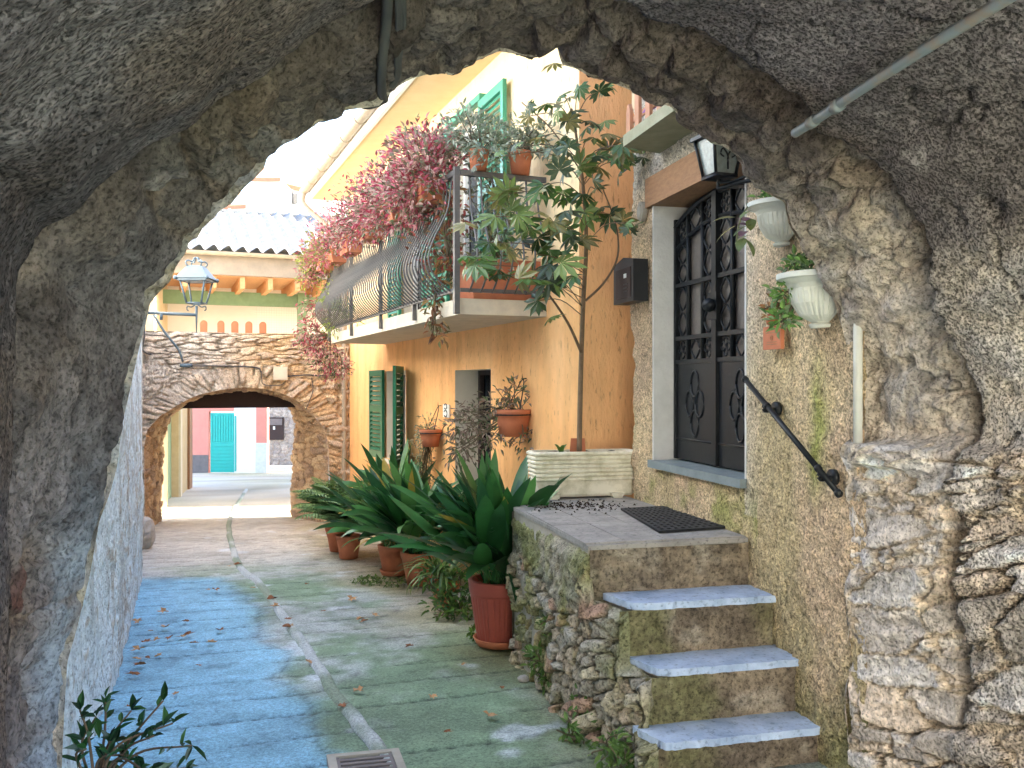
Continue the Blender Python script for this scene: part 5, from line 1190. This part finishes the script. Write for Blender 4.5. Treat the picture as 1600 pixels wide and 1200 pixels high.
stm.tube([at(908, 550, 6.5), at(890, 510, 6.4), at(868, 475, 6.3), at(845, 445, 6.25)], [.012, .006], 6, sm=6); stm.tube([at(915, 470, 6.5), at(945, 440, 6.45), at(965, 400, 6.45), at(962, 350, 6.45), at(940, 290, 6.4)], [.009, .005], 6, sm=6)
stm.tube([at(903, 260, 6.4), at(860, 200, 6.4), at(815, 160, 6.5)], .005, 5, sm=6)
LF = [(.05, .11, .025), (.08, .155, .035), (.04, .08, .025), (.13, .19, .05), (.07, .10, .055), (.20, .18, .06)]
lv = MB()
leafpos = [(850, 165, .9), (880, 150, .8), (905, 175, 1), (930, 140, .9), (825, 185, .6), (845, 215, .8), (890, 215, .9), (925, 215, 1.1), (955, 230, 1.1), (975, 225, 1.1), (990, 240, .9), (940, 255, 1.1), (905, 260, 1), (870, 265, 1), (845, 285, 1.1), (800, 300, 1.1), (780, 335, 1.2), (815, 345, 1.2), (850, 350, 1.2), (885, 330, 1.2), (915, 330, 1.2), (950, 335, 1.1), (975, 350, .8), (905, 375, 1.2), (870, 395, 1.3), (835, 395, 1.3), (795, 390, 1.2), (765, 380, 1.1), (745, 410, 1.2), (780, 425, 1.2), (820, 440, 1.3), (855, 435, 1.3), (875, 410, 1.3), (840, 470, 1.0), (885, 295, 1), (930, 300, 1), (965, 255, .9), (770, 250, .5), (805, 235, .5), (860, 240, .8), (900, 140, .7)]
for (a, b_, s_) in leafpos:
    dY = rs.uniform(-.35, .1) if a < 900 else rs.uniform(-.3, .15); q = at(a + rs.uniform(-6, 6), b_ + rs.uniform(-6, 6), 6.35 + dY)
    kx = np.argmin(np.linalg.norm(trunk - q + np.array([0, 0, .12]), axis=1)); stm.tube([trunk[kx], (trunk[kx] + q) / 2 + np.array([0, 0, .06]), q], .0035, 5, sm=4)
    palmate(lv, q, rs.normal(size=3) * .5 + np.array([-.25, -.5, .7]), .145 * s_, np.array(LF[rs.randint(len(LF))]) * rs.uniform(.7, 1.35), rs)
    for _q in range(2): palmate(lv, q + rs.normal(size=3) * .075, rs.normal(size=3) * .5 + np.array([-.25, -.5, .7]), .125 * s_, np.array(LF[rs.randint(len(LF))]) * rs.uniform(.7, 1.35), rs)
stm.build('trunk', M['bark'], fat, smooth=True); lv.build('foliage', M['gloss'], fat)
# seedlings in the trough
q = PT(np.array([Lt * .28, .1, 1.03])); free_plant('seedling', 'small green shoot in the soil of the cream trough', 'plant', q, lambda mb, o: [blade(mb, o, (rnd.uniform(-.3, .3), rnd.uniform(-.3, .3), 1), .1, .03, (.08, .16, .03)) for _ in range(4)], M['leaf'])

# ------------------------------------------------------------------ balcony plants
RED = [(.60, .38, .34), (.50, .14, .18), (.36, .04, .07), (.44, .09, .13), (.24, .06, .06), (.20, .14, .09), (.42, .25, .20), (.16, .18, .09), (.54, .26, .26), (.48, .34, .28), (.22, .22, .14)]
PNK = [(.45, .10, .15), (.38, .20, .14), (.20, .20, .07), (.50, .25, .22), (.30, .30, .08)]
SLV = [(.30, .34, .26), (.22, .27, .19), (.38, .41, .33), (.16, .21, .13)]
def wbox(name, label, u, cs, pl_, n, seed, L=.05, w_=.42, m='terra', zoff=0., stems=8, Wr=.5, up=.35):
    d = Db + .13; zB_ = rt - .16 + zoff
    t = thing(name, label, 'potted plant', tuple(FAC(np.array([u, d, zB_]))), 'potted plants along the balcony rail')
    b = MB(); b.poly_prism([(-.085, 0), (.085, 0), (.11, .17), (.12, .17), (.12, .2), (-.12, .2), (-.12, .17), (-.11, .17)], lambda V: FAC(np.stack([V[..., 1] + u, V[..., 0] + d, V[..., 2] + zB_ - .04], -1)), -w_ / 2, w_ / 2); b.build('flower_box', M[m], t)
    rs = np.random.RandomState(seed); mb = MB(); st = MB(); o = FAC(np.array([u, d, zB_ + .15]))
    for (du, dd_, dz_, ru, rd, rz, k) in list(cs) + [(.0, .12, -.06, w_ * .62, .12, .17, .45)]:
        c = FAC(np.array([u + du * 1.15, d + dd_, zB_ + .15 + dz_ * 1.05])); P = blob_leaves(mb, c, (max(ru, rd) * 1.2, max(ru, rd) * 1.0, rz * 1.3), int(n * k * 1.9), L, Wr, pl_, up, rs, .2)
        for q_ in range(stems): q = P[rs.randint(len(P))]; b0 = o + (q - o) * np.array([.3, .3, 0]); b0[2] = o[2] if q[2] > o[2] else o[2]; st.tube([b0, (b0 + q) / 2 + rs.normal(size=3) * .03, q + (q - c) * .25], .0035, 4, sm=3)
    st.build('stems', M['bark'], t); mb.build('foliage', M['leaf'], t); return t
wbox('red_shrub', 'largest crimson leaved shrub at the balcony corner beside the post', 1.15, [(0, 0, .22, .3, .3, .26, 1), (.3, -.05, .30, .3, .28, .24, .8), (-.2, .0, .05, .24, .22, .26, .7), (.2, .02, -.10, .32, .2, .25, .8), (.0, .0, .36, .14, .14, .12, .2)], RED, 620, 3, .060)
wbox('red_shrub', 'dense dark red shrub on the rail, second from the corner post', 2.15, [(0, 0, .18, .36, .28, .26, 1), (.3, 0, .15, .3, .26, .26, .8), (-.3, .05, .0, .28, .2, .26, .8), (0, -.05, -.12, .4, .2, .18, .6)], RED, 620, 4, .055)
wbox('red_shrub', 'rusty red shrub on the balcony rail, third from the corner post', 3.2, [(0, 0, .18, .42, .3, .28, 1), (.4, 0, .12, .35, .26, .26, .8), (-.35, .05, .05, .3, .2, .26, .8)], RED, 640, 5, .052)
wbox('red_shrub', 'pinkish shrub in a terracotta box, fourth along the balcony rail', 4.3, [(0, 0, .15, .4, .26, .22, 1), (.4, 0, .12, .3, .22, .2, .7)], RED, 560, 6, .05)
wbox('pink_plant', 'pink and yellow leaved plant in a box near the balcony end', 5.2, [(0, 0, .14, .34, .24, .18, 1), (.3, .05, .03, .24, .2, .18, .7)], PNK, 420, 7, .06)
wbox('pink_plant', 'magenta and lime plant in the last box of the balcony rail', 6.05, [(0, 0, .12, .3, .26, .16, 1), (.25, .05, .0, .26, .22, .16, .8), (.1, .15, -.25, .2, .15, .18, .5)], PNK + [(.30, .36, .06)], 420, 8, .06)
# trailing plants at the far end
o = FAC(np.array([6.3, Db, BF])); free_plant('trailing_plant', 'dark red trailing plant hanging off the far end of the balcony', 'plant', o, bushy([(-.25, .1, .35), (-.32, .2, .05), (-.2, .1, -.2), (-.05, .0, -.38), (-.35, .3, -.1), (.1, 0, -.5)], (.25, .25, .24), 300, .06, .45, RED + [(.08, .12, .04)], 22, 4, -.4), M['leaf'])
o = FAC(np.array([5.6, Db, BF + .3])); free_plant('trailing_plant', 'lime green trailing stems woven through the far balcony bars', 'plant', o, bushy([(0, 0, 0), (-.15, -.1, .2), (.25, -.5, -.15), (-.1, .1, -.2)], (.16, .22, .18), 110, .06, .35, [(.24, .30, .06), (.18, .24, .05), (.30, .36, .08)], 23, 5, -.2), M['leaf'])
o = FAC(np.array([1.1, Db + .05, BF + .1])); free_plant('dry_vine', 'withered brown vine dangling below the balcony edge near the post', 'plant', o, bushy([(0, -.02, .1), (-.02, 0, -.12), (0, 0, -.27), (.02, 0, -.38), (.1, .1, .25), (.3, .3, .3)], (.09, .09, .10), 26, .085, .4, [(.25, .10, .04), (.14, .06, .03), (.30, .18, .07), (.16, .16, .06)], 24, 3, -.8), M['leaf'])
o = FAC(np.array([.85, Db + .02, BF + .35])); free_plant('creeper', 'brown and red creeper climbing the near balcony bars', 'plant', o, bushy([(0, 0, .1), (-.1, .25, .05), (-.25, .55, .15), (.05, 0, .4), (-.1, .3, .4)], (.18, .18, .24), 80, .075, .5, [(.24, .07, .04), (.30, .16, .06), (.12, .14, .05), (.34, .06, .05), (.16, .12, .09)], 25, 6, 0), M['leaf'])
def rail_pot(name, label, u, d, z, r, h, m, pl_, rad, n, L, seed, cs=((0, 0, .15),)):
    return potted(name, label, 'potted plant', FAC(np.array([u, d, z])), r * .75, r, h, M[m], bushy(cs, rad, n, L, .4, pl_, seed, 8), M['leaf'], group='potted plants along the balcony rail')
rail_pot('silver_plant', 'silvery leaved plant in a pot on the balcony side rail beside the post', U0b - .02, .62, rt, .085, .17, 'terra', SLV, (.26, .24, .2), 420, .06, 31, ((0, 0, .12), (.1, -.1, .05), (-.1, .05, .2)))
rail_pot('silver_plant', 'silvery shrub in a pot on the balcony side rail against the house', U0b - .02, .25, rt, .10, .19, 'terra', SLV, (.24, .2, .18), 340, .06, 32, ((0, 0, .12), (.15, 0, .1)))
tt = thing('balcony_trough', 'big terracotta trough with silvery plants on the balcony floor', 'planter', tuple(FAC(np.array([.85, .4, BF]))), 'potted plants along the balcony rail')
b = MB(); b.poly_prism([(.10, BF), (.64, BF), (.68, BF + .30), (.70, BF + .30), (.70, BF + .34), (.04, BF + .34), (.04, BF + .30), (.06, BF + .30)], lambda V: FAC(np.stack([V[..., 1], V[..., 0], V[..., 2]], -1)), .66, 1.0); b.build('trough', M['terra'], tt)
mb = MB(); bushy([(0, -.1, .0), (-.05, .1, .15), (.0, -.05, .35), (.0, 0, .55)], (.26, .2, .2), 200, .065, .4, SLV + [(.14, .14, .06)], 35, 6)(mb, FAC(np.array([.78, .4, BF + .38]))); mb.build('foliage', M['leaf'], tt)

# ------------------------------------------------------------------ pots hanging on the orange wall
def hang_pot(name, label, px, py, r, seed, pl_, cs, n, L, hook=True, Wr=.4):
    u = facu(px, .12); z = facz(px, py, .12); o = FAC(np.array([u, .13, z - .1]))
    t = thing(name, label, 'potted plant', tuple(o)); b = MB(); pot(b, o, r * .72, r, r * 1.5); b.build('pot', M['terra'], t, smooth=True)
    b = MB(); zt2 = o[2] + r * 1.45
    if hook:
        b.tube([o + np.array([0, 0, r * 1.4]) + np.array([*(t2 * r), 0]), FAC(np.array([u, .03, zt2 + .28])), o + np.array([0, 0, r * 1.4]) - np.array([*(t2 * r), 0])], .005, 5, sm=4); b.tube([FAC(np.array([u, -.0, zt2 + .28])), FAC(np.array([u, .04, zt2 + .28])), FAC(np.array([u, .04, zt2 + .33]))], .006, 5)
    b.tube([o + np.array([r * math.cos(a), r * math.sin(a), r * 1.2]) for a in np.linspace(0, 6.28, 20)], .006, 5); b.build('hanger', M['iron'], t)
    mb = MB(); bushy(cs[0], cs[1], n, L, Wr, pl_, seed, 6, -.3)(mb, o + np.array([0, 0, r * 1.4])); mb.build('foliage', M['leaf'], t)
hang_pot('hanging_pot', 'small hanging wall pot with a grey-green trailing plant by the shutters', 674, 684, .13, 41, [(.26, .26, .14), (.20, .22, .12), (.34, .24, .14), (.30, .30, .2)], ([(-.05, .05, .0), (-.1, .2, -.15), (-.12, .22, -.4), (-.12, .22, -.65), (-.1, .2, -.85)], (.15, .15, .2)), 240, .05)
hang_pot('hanging_pot', 'terracotta wall pot with a dry straggly plant beside the deep window', 803, 664, .16, 42, [(.22, .15, .12), (.16, .14, .09), (.28, .22, .18), (.10, .13, .06)], ([(-.15, .0, .05), (-.35, .1, -.05), (-.5, .2, -.15), (-.2, .0, -.2), (-.45, .1, -.35), (.0, 0, .15), (.15, 0, -.25)], (.2, .18, .17)), 150, .06)

# ------------------------------------------------------------------ urn planters on the rough wall
def urn(label, px, py, r, cs, pl_, seed, n=90, L=.05, rad=(.1, .1, .07)):
    s = dws(px, .1); z = dwz(px, py, .1); o = DW(np.array([s, .02, z])); t = thing('wall_urn', label, 'planter', tuple(o), 'pale urns on the rough wall')
    h = r * 1.32; pr = [(.001, 0), (r * .30, .0), (r * .34, h * .06), (r * .26, h * .10), (r * .55, h * .22), (r * .74, h * .45), (r * .80, h * .66), (r * .80, h * .72), (r * .86, h * .80), (r * 1.0, h * .88), (r * 1.1, h * .9), (r * 1.1, h), (r * .96, h), (r * .9, h * .93), (.001, h * .92)]
    b = MB(); ang = math.atan2(-p2[1], -p2[0]) - math.pi / 2
    b.lathe(pr, o, 72, half=math.pi, ang=ang, ribs=(30, r * .03, h * .2, h * .66)); b.build('urn', M['urn'], t)
    mb = MB(); bushy(cs, rad, n, L, .55, pl_, seed, 5)(mb, o + np.array([*(-p2 * .06), h])); mb.build('foliage', M['leaf'], t)
UG = [(.12, .24, .05), (.18, .30, .08), (.09, .17, .05)]
urn('smaller pale urn planter high on the wall beside the door, with drooping leaves', 1203, 384, .165, [(0, 0, .02), (.05, .0, .0)], UG, 51, 40, .05, (.09, .08, .05))
urn('larger pale urn planter below the first, with green ivy on top', 1262, 512, .19, [(0, 0, .02), (-.06, .03, .04), (-.1, .06, -.08), (-.11, .1, -.2)], UG + [(.22, .30, .16)], 52, 70, .045, (.08, .08, .06))
o = at(1165, 345, 4.55); mb = MB()
for k in range(11): a = rs.uniform(0, 6.28); blade(mb, at(1165 + rs.uniform(-20, 15), 335 + rs.uniform(-15, 45), 4.5 + rs.uniform(-.06, .06)), (math.cos(a) - .6, math.sin(a) * .6, rs.uniform(-.9, .3)), rs.uniform(.09, .14), .045, np.array([(.16, .20, .07), (.22, .12, .16), (.30, .28, .14), (.12, .16, .06)][k % 4]), bend=.4, pet=.05, nseg=7)
mb.tube([at(1200, 322, 4.52), at(1172, 320, 4.5), at(1155, 350, 4.5), at(1150, 385, 4.5)], .004, 5, c=(.12, .14, .05), sm=5)
tag(mb.build('drooping_plant', M['leaf']), 'purple and green leaves drooping from the upper urn across the iron door', 'plant')
o = at(1222, 475, 4.5); free_plant('dry_sprig', 'dry orange and green sprig above the terracotta plaque', 'plant', o, bushy([(0, 0, 0), (-.04, .03, -.04)], (.06, .04, .07), 60, .04, .45, [(.42, .22, .09), (.20, .22, .08), (.36, .16, .06)], 61, 3), M['leaf'])

# ------------------------------------------------------------------ drain cover and fallen leaves
dc = thing('drain_cover', 'grey slotted drain cover set in the paving at the bottom edge', 'drain cover', (-.66, 4.15, gz(4.15)))
DT = frame(np.array([-.66, 4.08]), np.array([.965, .26]), np.array([-.26, .965]))
def zs_(V): V = DT(V); V[..., 2] = V[..., 2] + gz(V[..., 1]); return V
b = MB(); b.box((-.17, -.2, .0), (-.13, .19, .032), zs_); b.box((.13, -.2, .0), (.17, .19, .032), zs_); b.box((-.13, .15, .0), (.13, .19, .032), zs_); b.box((-.13, -.2, .0), (.13, -.16, .032), zs_); b.build('frame', M['concrete'], dc)
b = MB()
for k in range(6): b.box((-.115, -.15 + k * .05, .0), (.115, -.125 + k * .05, .027), zs_)
b.box((-.129, -.159, -.0), (-.115, .149, .027), zs_); b.box((.115, -.159, .0), (.129, .149, .027), zs_); b.build('grate', M['greyd'], dc)
def leaf_mesh(seed, m):
    rs = np.random.RandomState(seed); mb = MB(); n = 14; V = [(0, 0, .010)]
    for k in range(n):
        a = 2 * math.pi * k / n; r_ = (.022 + .022 * (k % 2)) * rs.uniform(.7, 1.2); V.append((r_ * 1.5 * math.cos(a), r_ * math.sin(a), .008 + .022 * abs(math.sin(a)) * rs.uniform(.3, 1.2)))
    mb.add(V, [(0, 1 + k, 1 + (k + 1) % n) for k in range(n)]); V_ = np.concatenate(mb.v); me = bpy.data.meshes.new('fallen_leaf'); me.from_pydata(V_.tolist(), [], mb.f); me.materials.append(m); return me
lms = [leaf_mesh(i, M['dry'] if i % 2 else M['dry2']) for i in range(6)]
lpx = [(245, 1004), (265, 1002), (283, 1000), (295, 996), (215, 975), (228, 1008), (248, 1030), (230, 1033), (213, 1035), (207, 1060), (215, 1020), (200, 1110), (330, 1009), (343, 990), (325, 925), (337, 926), (430, 951), (450, 972), (455, 982), (448, 985), (357, 888), (372, 885), (482, 1040), (505, 959), (563, 972), (570, 975), (725, 1043), (785, 1080), (765, 1125), (535, 1110), (676, 1095), (425, 940), (395, 922), (290, 975), (255, 960), (310, 1045), (275, 1090), (218, 1045), (235, 990), (480, 916), (550, 940), (302, 1010), (258, 985), (640, 1015), (585, 965), (700, 1150), (560, 1085)]
for i, (a, b_) in enumerate(lpx):
    g = gpt(a, b_); ob = bpy.data.objects.new('fallen_leaf', lms[i % 6]); COL.objects.link(ob); ob.location = (g[0], g[1], g[2] + .018)
    ob.rotation_euler = (rnd.uniform(-.2, .2), rnd.uniform(-.2, .2), rnd.uniform(0, 6.28)); s_ = rnd.uniform(.45, .95) * (1 if b_ > 950 else 1.2); ob.scale = (s_, s_, s_)
    tag(ob, 'dry brown leaf fallen on the alley paving', 'leaf', 'fallen leaves on the alley')

# ------------------------------------------------------------------ houses beyond the far arch
# loggia house with tiled roof above the arch
G0 = np.array([-4.125, 17.5]); GT = frame(G0, -r2, -t2)       # (to the left, towards us, z)
lg = thing('loggia_house', 'pale house with a tiled roof and timber eaves behind the far arch', 'house', (*G0, 0))
zg = EYE + 2.47
wk0, wk1 = -2.6, 4.2
b = MB(); th = np.linspace(math.pi, 2 * math.pi, 8); V = np.array([[(u, .08 + .07 * math.cos(a), zg + .02 + .07 * math.sin(a)) for a in th] for u in np.linspace(wk0, wk1, 20)])
b.add(GT(V.reshape(-1, 3)), [(i * 8 + j, i * 8 + j + 1, (i + 1) * 8 + j + 1, (i + 1) * 8 + j) for i in range(19) for j in range(7)]); b.build('gutter', M['gutterm'], lg, smooth=True)
MB().box((wk0, -.1, zg - .40), (wk1, -.02, zg - .03), GT).build('fascia', M['eave'], lg)
bb = MB()
for u in np.arange(wk0, wk1, .52): bb.box((u, -2.2, zg - .64), (u + .09, -.08, zg - .42), GT)
bb.build('rafters', M['wood'], lg); MB().box((wk0, -2.29, zg - .418), (wk1, -.101, zg - .402), GT).build('soffit', M['wood'], lg)
b = MB(); b.box((wk0, -2.35, 2.1), (wk1, -2.301, zg - .2), GT); b.build('wall', M['whitew'], lg)
b = MB(); b.box((wk0 + .2, -1.33, EYE + 1.60), (wk1, -1.31, EYE + 1.88), GT); b.build('awning', M['awning'], lg)
gpx = hit(472, 500, G0 + .6 * -(-t2) * 1.0, -r2)[0]
b = MB(); b.box((-.30, -1.3, .8), (-.12, -1.2, EYE + 1.9), GT); b.build('shutter', M['awning'], lg)
ns = MB()
for k in range(17): ns.box((-.1 + k * .05, -1.275, 1.9), (-.096 + k * .05, -1.27, EYE + 1.6), GT)
for k in range(24): ns.box((-.1, -1.28, 1.92 + k * .05), (.75, -1.276, 1.924 + k * .05), GT)
ns.build('mesh_screen', M['urn'], lg)
roof_tiles(GT, wk0, wk1, 3.3, zg + .05, .42, M['rooft'], 'roof', lg, cw=.26, rl=.36, d0=.06)
MB().box((wk0, -4.5, 2.1), (wk1, -2.36, zg + .1), GT).build('body', M['whitew'], lg)
b = MB(); zr = zg + .05 + .42 * 3.3; b.add(GT(np.array([(wk0, -3.2, zr), (wk1, -3.2, zr), (wk1, -4.5, zg), (wk0, -4.5, zg)])), [(0, 1, 2, 3)]); b.add(GT(np.array([(wk1, -.0, zg), (wk1, -3.2, zr), (wk1, -4.5, zg)])), [(0, 1, 2)]); b.add(GT(np.array([(wk0, -.0, zg), (wk0, -3.2, zr), (wk0, -4.5, zg)])), [(0, 1, 2)]); b.build('gable', M['whitew'], lg)
# white house with red roof higher up the hill
Yw = 27.; wh = thing('white_house', 'white house with red tiled roof high behind the loggia house', 'house', tuple(at(430, 330, Yw)))
def atb(mb, x0, y0, x1, y1, Y0, Y1): a, b_ = at(x0, y1, Y0), at(x1, y0, Y0); mb.box((a[0], Y0, a[2]), (b_[0], Y1, b_[2])); return mb
atb(MB(), 395, 281, 438, 420, Yw, Yw + 4).build('wall', M['whitew'], wh)
atb(MB(), 440, 297, 520, 420, Yw + 1.5, Yw + 5).build('wing', M['whitew'], wh)
b = MB(); a0_, a1_, a2_, a3_ = at(392, 281, Yw), at(441, 281, Yw), at(441, 262, Yw + 3), at(392, 262, Yw + 3)
b.add([a0_ + np.array([0, -.2, .02]), a1_ + np.array([0, -.2, .02]), a2_, a3_, a0_ + np.array([0, -.2, -.1]), a1_ + np.array([0, -.2, -.1])], [(0, 1, 2, 3), (4, 5, 1, 0)]); c_ = at(441, 300, Yw + .5); b.build('roof', M['roofo'], wh)
b = MB(); p0, p1, p2_, p3 = at(440, 285, Yw + 1.4), at(522, 305, Yw + 1.4), at(522, 292, Yw + 4), at(455, 275, Yw + 4); b.add([p0, p1, p2_, p3, p0 - (0, 0, .15), p1 - (0, 0, .15)], [(0, 1, 2, 3), (4, 5, 1, 0)]); b.build('wing_roof', M['roofo'], wh)
atb(MB(), 452, 303, 464, 318, Yw + 1.45, Yw + 1.49).build('window', M['glass'], wh)
# another low house left
oh2 = thing('terracotta_house', 'small house with orange edged roof at the skyline by the arch', 'house', tuple(at(370, 330, 24.)))
atb(MB(), 345, 305, 392, 420, 24., 26.).build('wall', M['whitew'], oh2); b = MB(); q = [at(340, 322, 23.9), at(384, 320, 23.9), at(392, 300, 25), at(350, 300, 25)]; b.add(q + [q[0] - (0, 0, .1), q[1] - (0, 0, .1)], [(0, 1, 2, 3), (4, 5, 1, 0)]); b.build('roof', M['roofo'], oh2)
# house inside the passage on the left, with pale green door
lh = thing('ochre_house', 'ochre house with a pale green door just beyond the far arch', 'house', (-6.9, 17.6, -.95))
La, Lb = np.array([-6.77 - .05, 17.4]), np.array([-9.05, 25.2])
uL = (Lb - La) / np.linalg.norm(Lb - La); nL = np.array([uL[1], -uL[0]]); LT2 = frame(La, uL, nL); LL = np.linalg.norm(Lb - La)
def ls(px): return hit(px, 600, La, uL)[0]
d0_, d1_ = ls(262), ls(279)
b = MB(); b.box((-1.2, -.3, -1.5), (d0_, 0, 4.0), LT2); b.box((d1_, -.3, -1.5), (LL, 0, 4.0), LT2); b.box((d0_, -.3, 1.05), (d1_, 0, 4.0), LT2); b.box((-1.2, -.6, -1.5), (LL, -.31, 4.0), LT2); b.build('wall', M['ochre'], lh)
b = MB(); b.box((d1_ - .0, .002, -1.4), (d1_ + .5, .05, 1.3), LT2); b.box((d0_ - .3, .002, 1.05), (d1_, .05, 1.3), LT2); b.build('jamb', M['jamb'], lh)
MB().box((d0_ + .02, -.2, -1.4), (d1_ - .02, -.16, 1.04), LT2).build('door', M['grdoor'], lh)
MB().box((LL - 1.1, .002, -1.8), (LL + .02, .06, 3.9), LT2).build('corner_pier', M['lintel'], lh)
# pink house with teal gate
Yp = 34.; pk_ = thing('pink_house', 'pink house with a teal gate seen through the far arch', 'house', tuple(at(350, 740, Yp)))
def pbx(mb, x0, y0, x1, y1, t0=0., t1=.3): a, b_ = at(x0, y1, Yp), at(x1, y0, Yp); mb.box((a[0], Yp + t0, a[2]), (b_[0], Yp + t1, b_[2])); return mb
pbx(MB(), 240, 560, 326, 760).build('wall', M['pink'], pk_); pbx(MB(), 326, 560, 366, 643).build('wall_over_gate', M['pink'], pk_)
pbx(MB(), 240, 711, 325.5, 760, -.02, 0).build('plinth', M['greyd'], pk_)
gt_ = pbx(MB(), 328, 645, 366, 738, .05, .1).build('gate', M['teal'], pk_); b = MB()
for k in range(9): pbx(b, 329 + k * 4.1, 648, 331.5 + k * 4.1, 690, .03, .05)
for k in range(8): pbx(b, 329, 694 + k * 5.4, 365, 697.5 + k * 5.4, .03, .05)
b.build('boards', M['teal'], gt_)
pbx(MB(), 366, 560, 400, 760, .0, .3).build('white_wall', M['whitew'], pk_); pbx(MB(), 400, 560, 417, 760, -.0, .3).build('side_wall', M['pink'], pk_)
pbx(MB(), 399.5, 692, 417.3, 760, -.03, 0).build('side_plinth', M['urn'], pk_)
pbx(MB(), 367, 650, 369, 736, -.04, -.0).build('gate_post', M['teal'], pk_)
# stone house with a dark door
Ys = 42.; sh_ = thing('stone_house', 'far stone house with a dark plank door and barred window', 'house', tuple(at(440, 715, Ys)))
a, b_ = at(405, 740, Ys), at(520, 560, Ys); X, Z = np.meshgrid(np.linspace(a[0], b_[0], 90), np.linspace(a[2] - .5, b_[2], 120)); m_, i1, _d = stones(X, Z, .35, .16, 91); c = mixc(np.array([.36, .32, .28]), pal(i1, [(.40, .35, .30), (.34, .30, .27), (.46, .40, .34)]), m_)
grid_obj('wall', np.stack([X, Ys - .05 * m_, Z], -1), c, M['rock'], sh_)
b = MB(); a, b_ = at(419, 687, Ys), at(444, 652, Ys); b.box((a[0], Ys - .12, a[2]), (b_[0], Ys - .06, b_[2])); dd_ = b.build('door', M['dwood'], sh_); b = MB(); a, b_ = at(421, 664, Ys), at(442, 654, Ys); b.box((a[0], Ys - .15, a[2]), (b_[0], Ys - .13, b_[2])); b.build('grating', M['greyd'], dd_)
a, b_ = at(428, 671, Ys), at(431, 666, Ys); MB().box((a[0], Ys - .15, a[2]), (b_[0], Ys - .13, b_[2])).build('notice', M['plaque'], dd_)

# unseen tall house added beyond the loggia to keep the far street in shade
th_ = thing('added_shade_house', 'unseen tall ochre house added to shade the street beyond the arch', 'house', (-2, 26, -1.2))
MB().box((-3.2, 21, -2.5), (4, 35.45, 8.2)).build('wall', M['ochre'], th_); MB().box((-3.2, 21, 8.2), (4.3, 35.45, 8.4)).build('roof', M['roofo'], th_)
t3 = thing('added_sun_gap_house', 'unseen tall ochre house added past a gap that lets sun into the street', 'house', (-2, 39, -2))  # unseen, added: side angled so a strip of sun passes the gap
I3 = lambda V: np.stack([V[..., 0], V[..., 2], V[..., 1]], -1)
MB().poly_prism([(-3.2, 35.95), (4, 37.65), (4, 43), (-3.2, 43)], I3, -2.5, 8.2).build('wall', M['ochre'], t3); MB().poly_prism([(-3.2, 35.95), (4, 37.65), (4, 43.3), (-3.2, 43.3)], I3, 8.203, 8.4).build('roof', M['roofo'], t3)

bh = thing('added_bounce_house', 'unseen white rendered house added behind the archway to bounce light', 'house', tuple(ARC(np.array([3.4, 5, 0.]))))  # unseen house, added so its sunlit wall bounces light into the passage
MB().box((3.35, 3.62, -.5), (6.5, 11., 5.2), ARC).build('wall', M['whitew'], bh); MB().box((3.2, 3.6, 5.2), (6.7, 11.2, 5.4), ARC).build('roof', M['roofo'], bh)
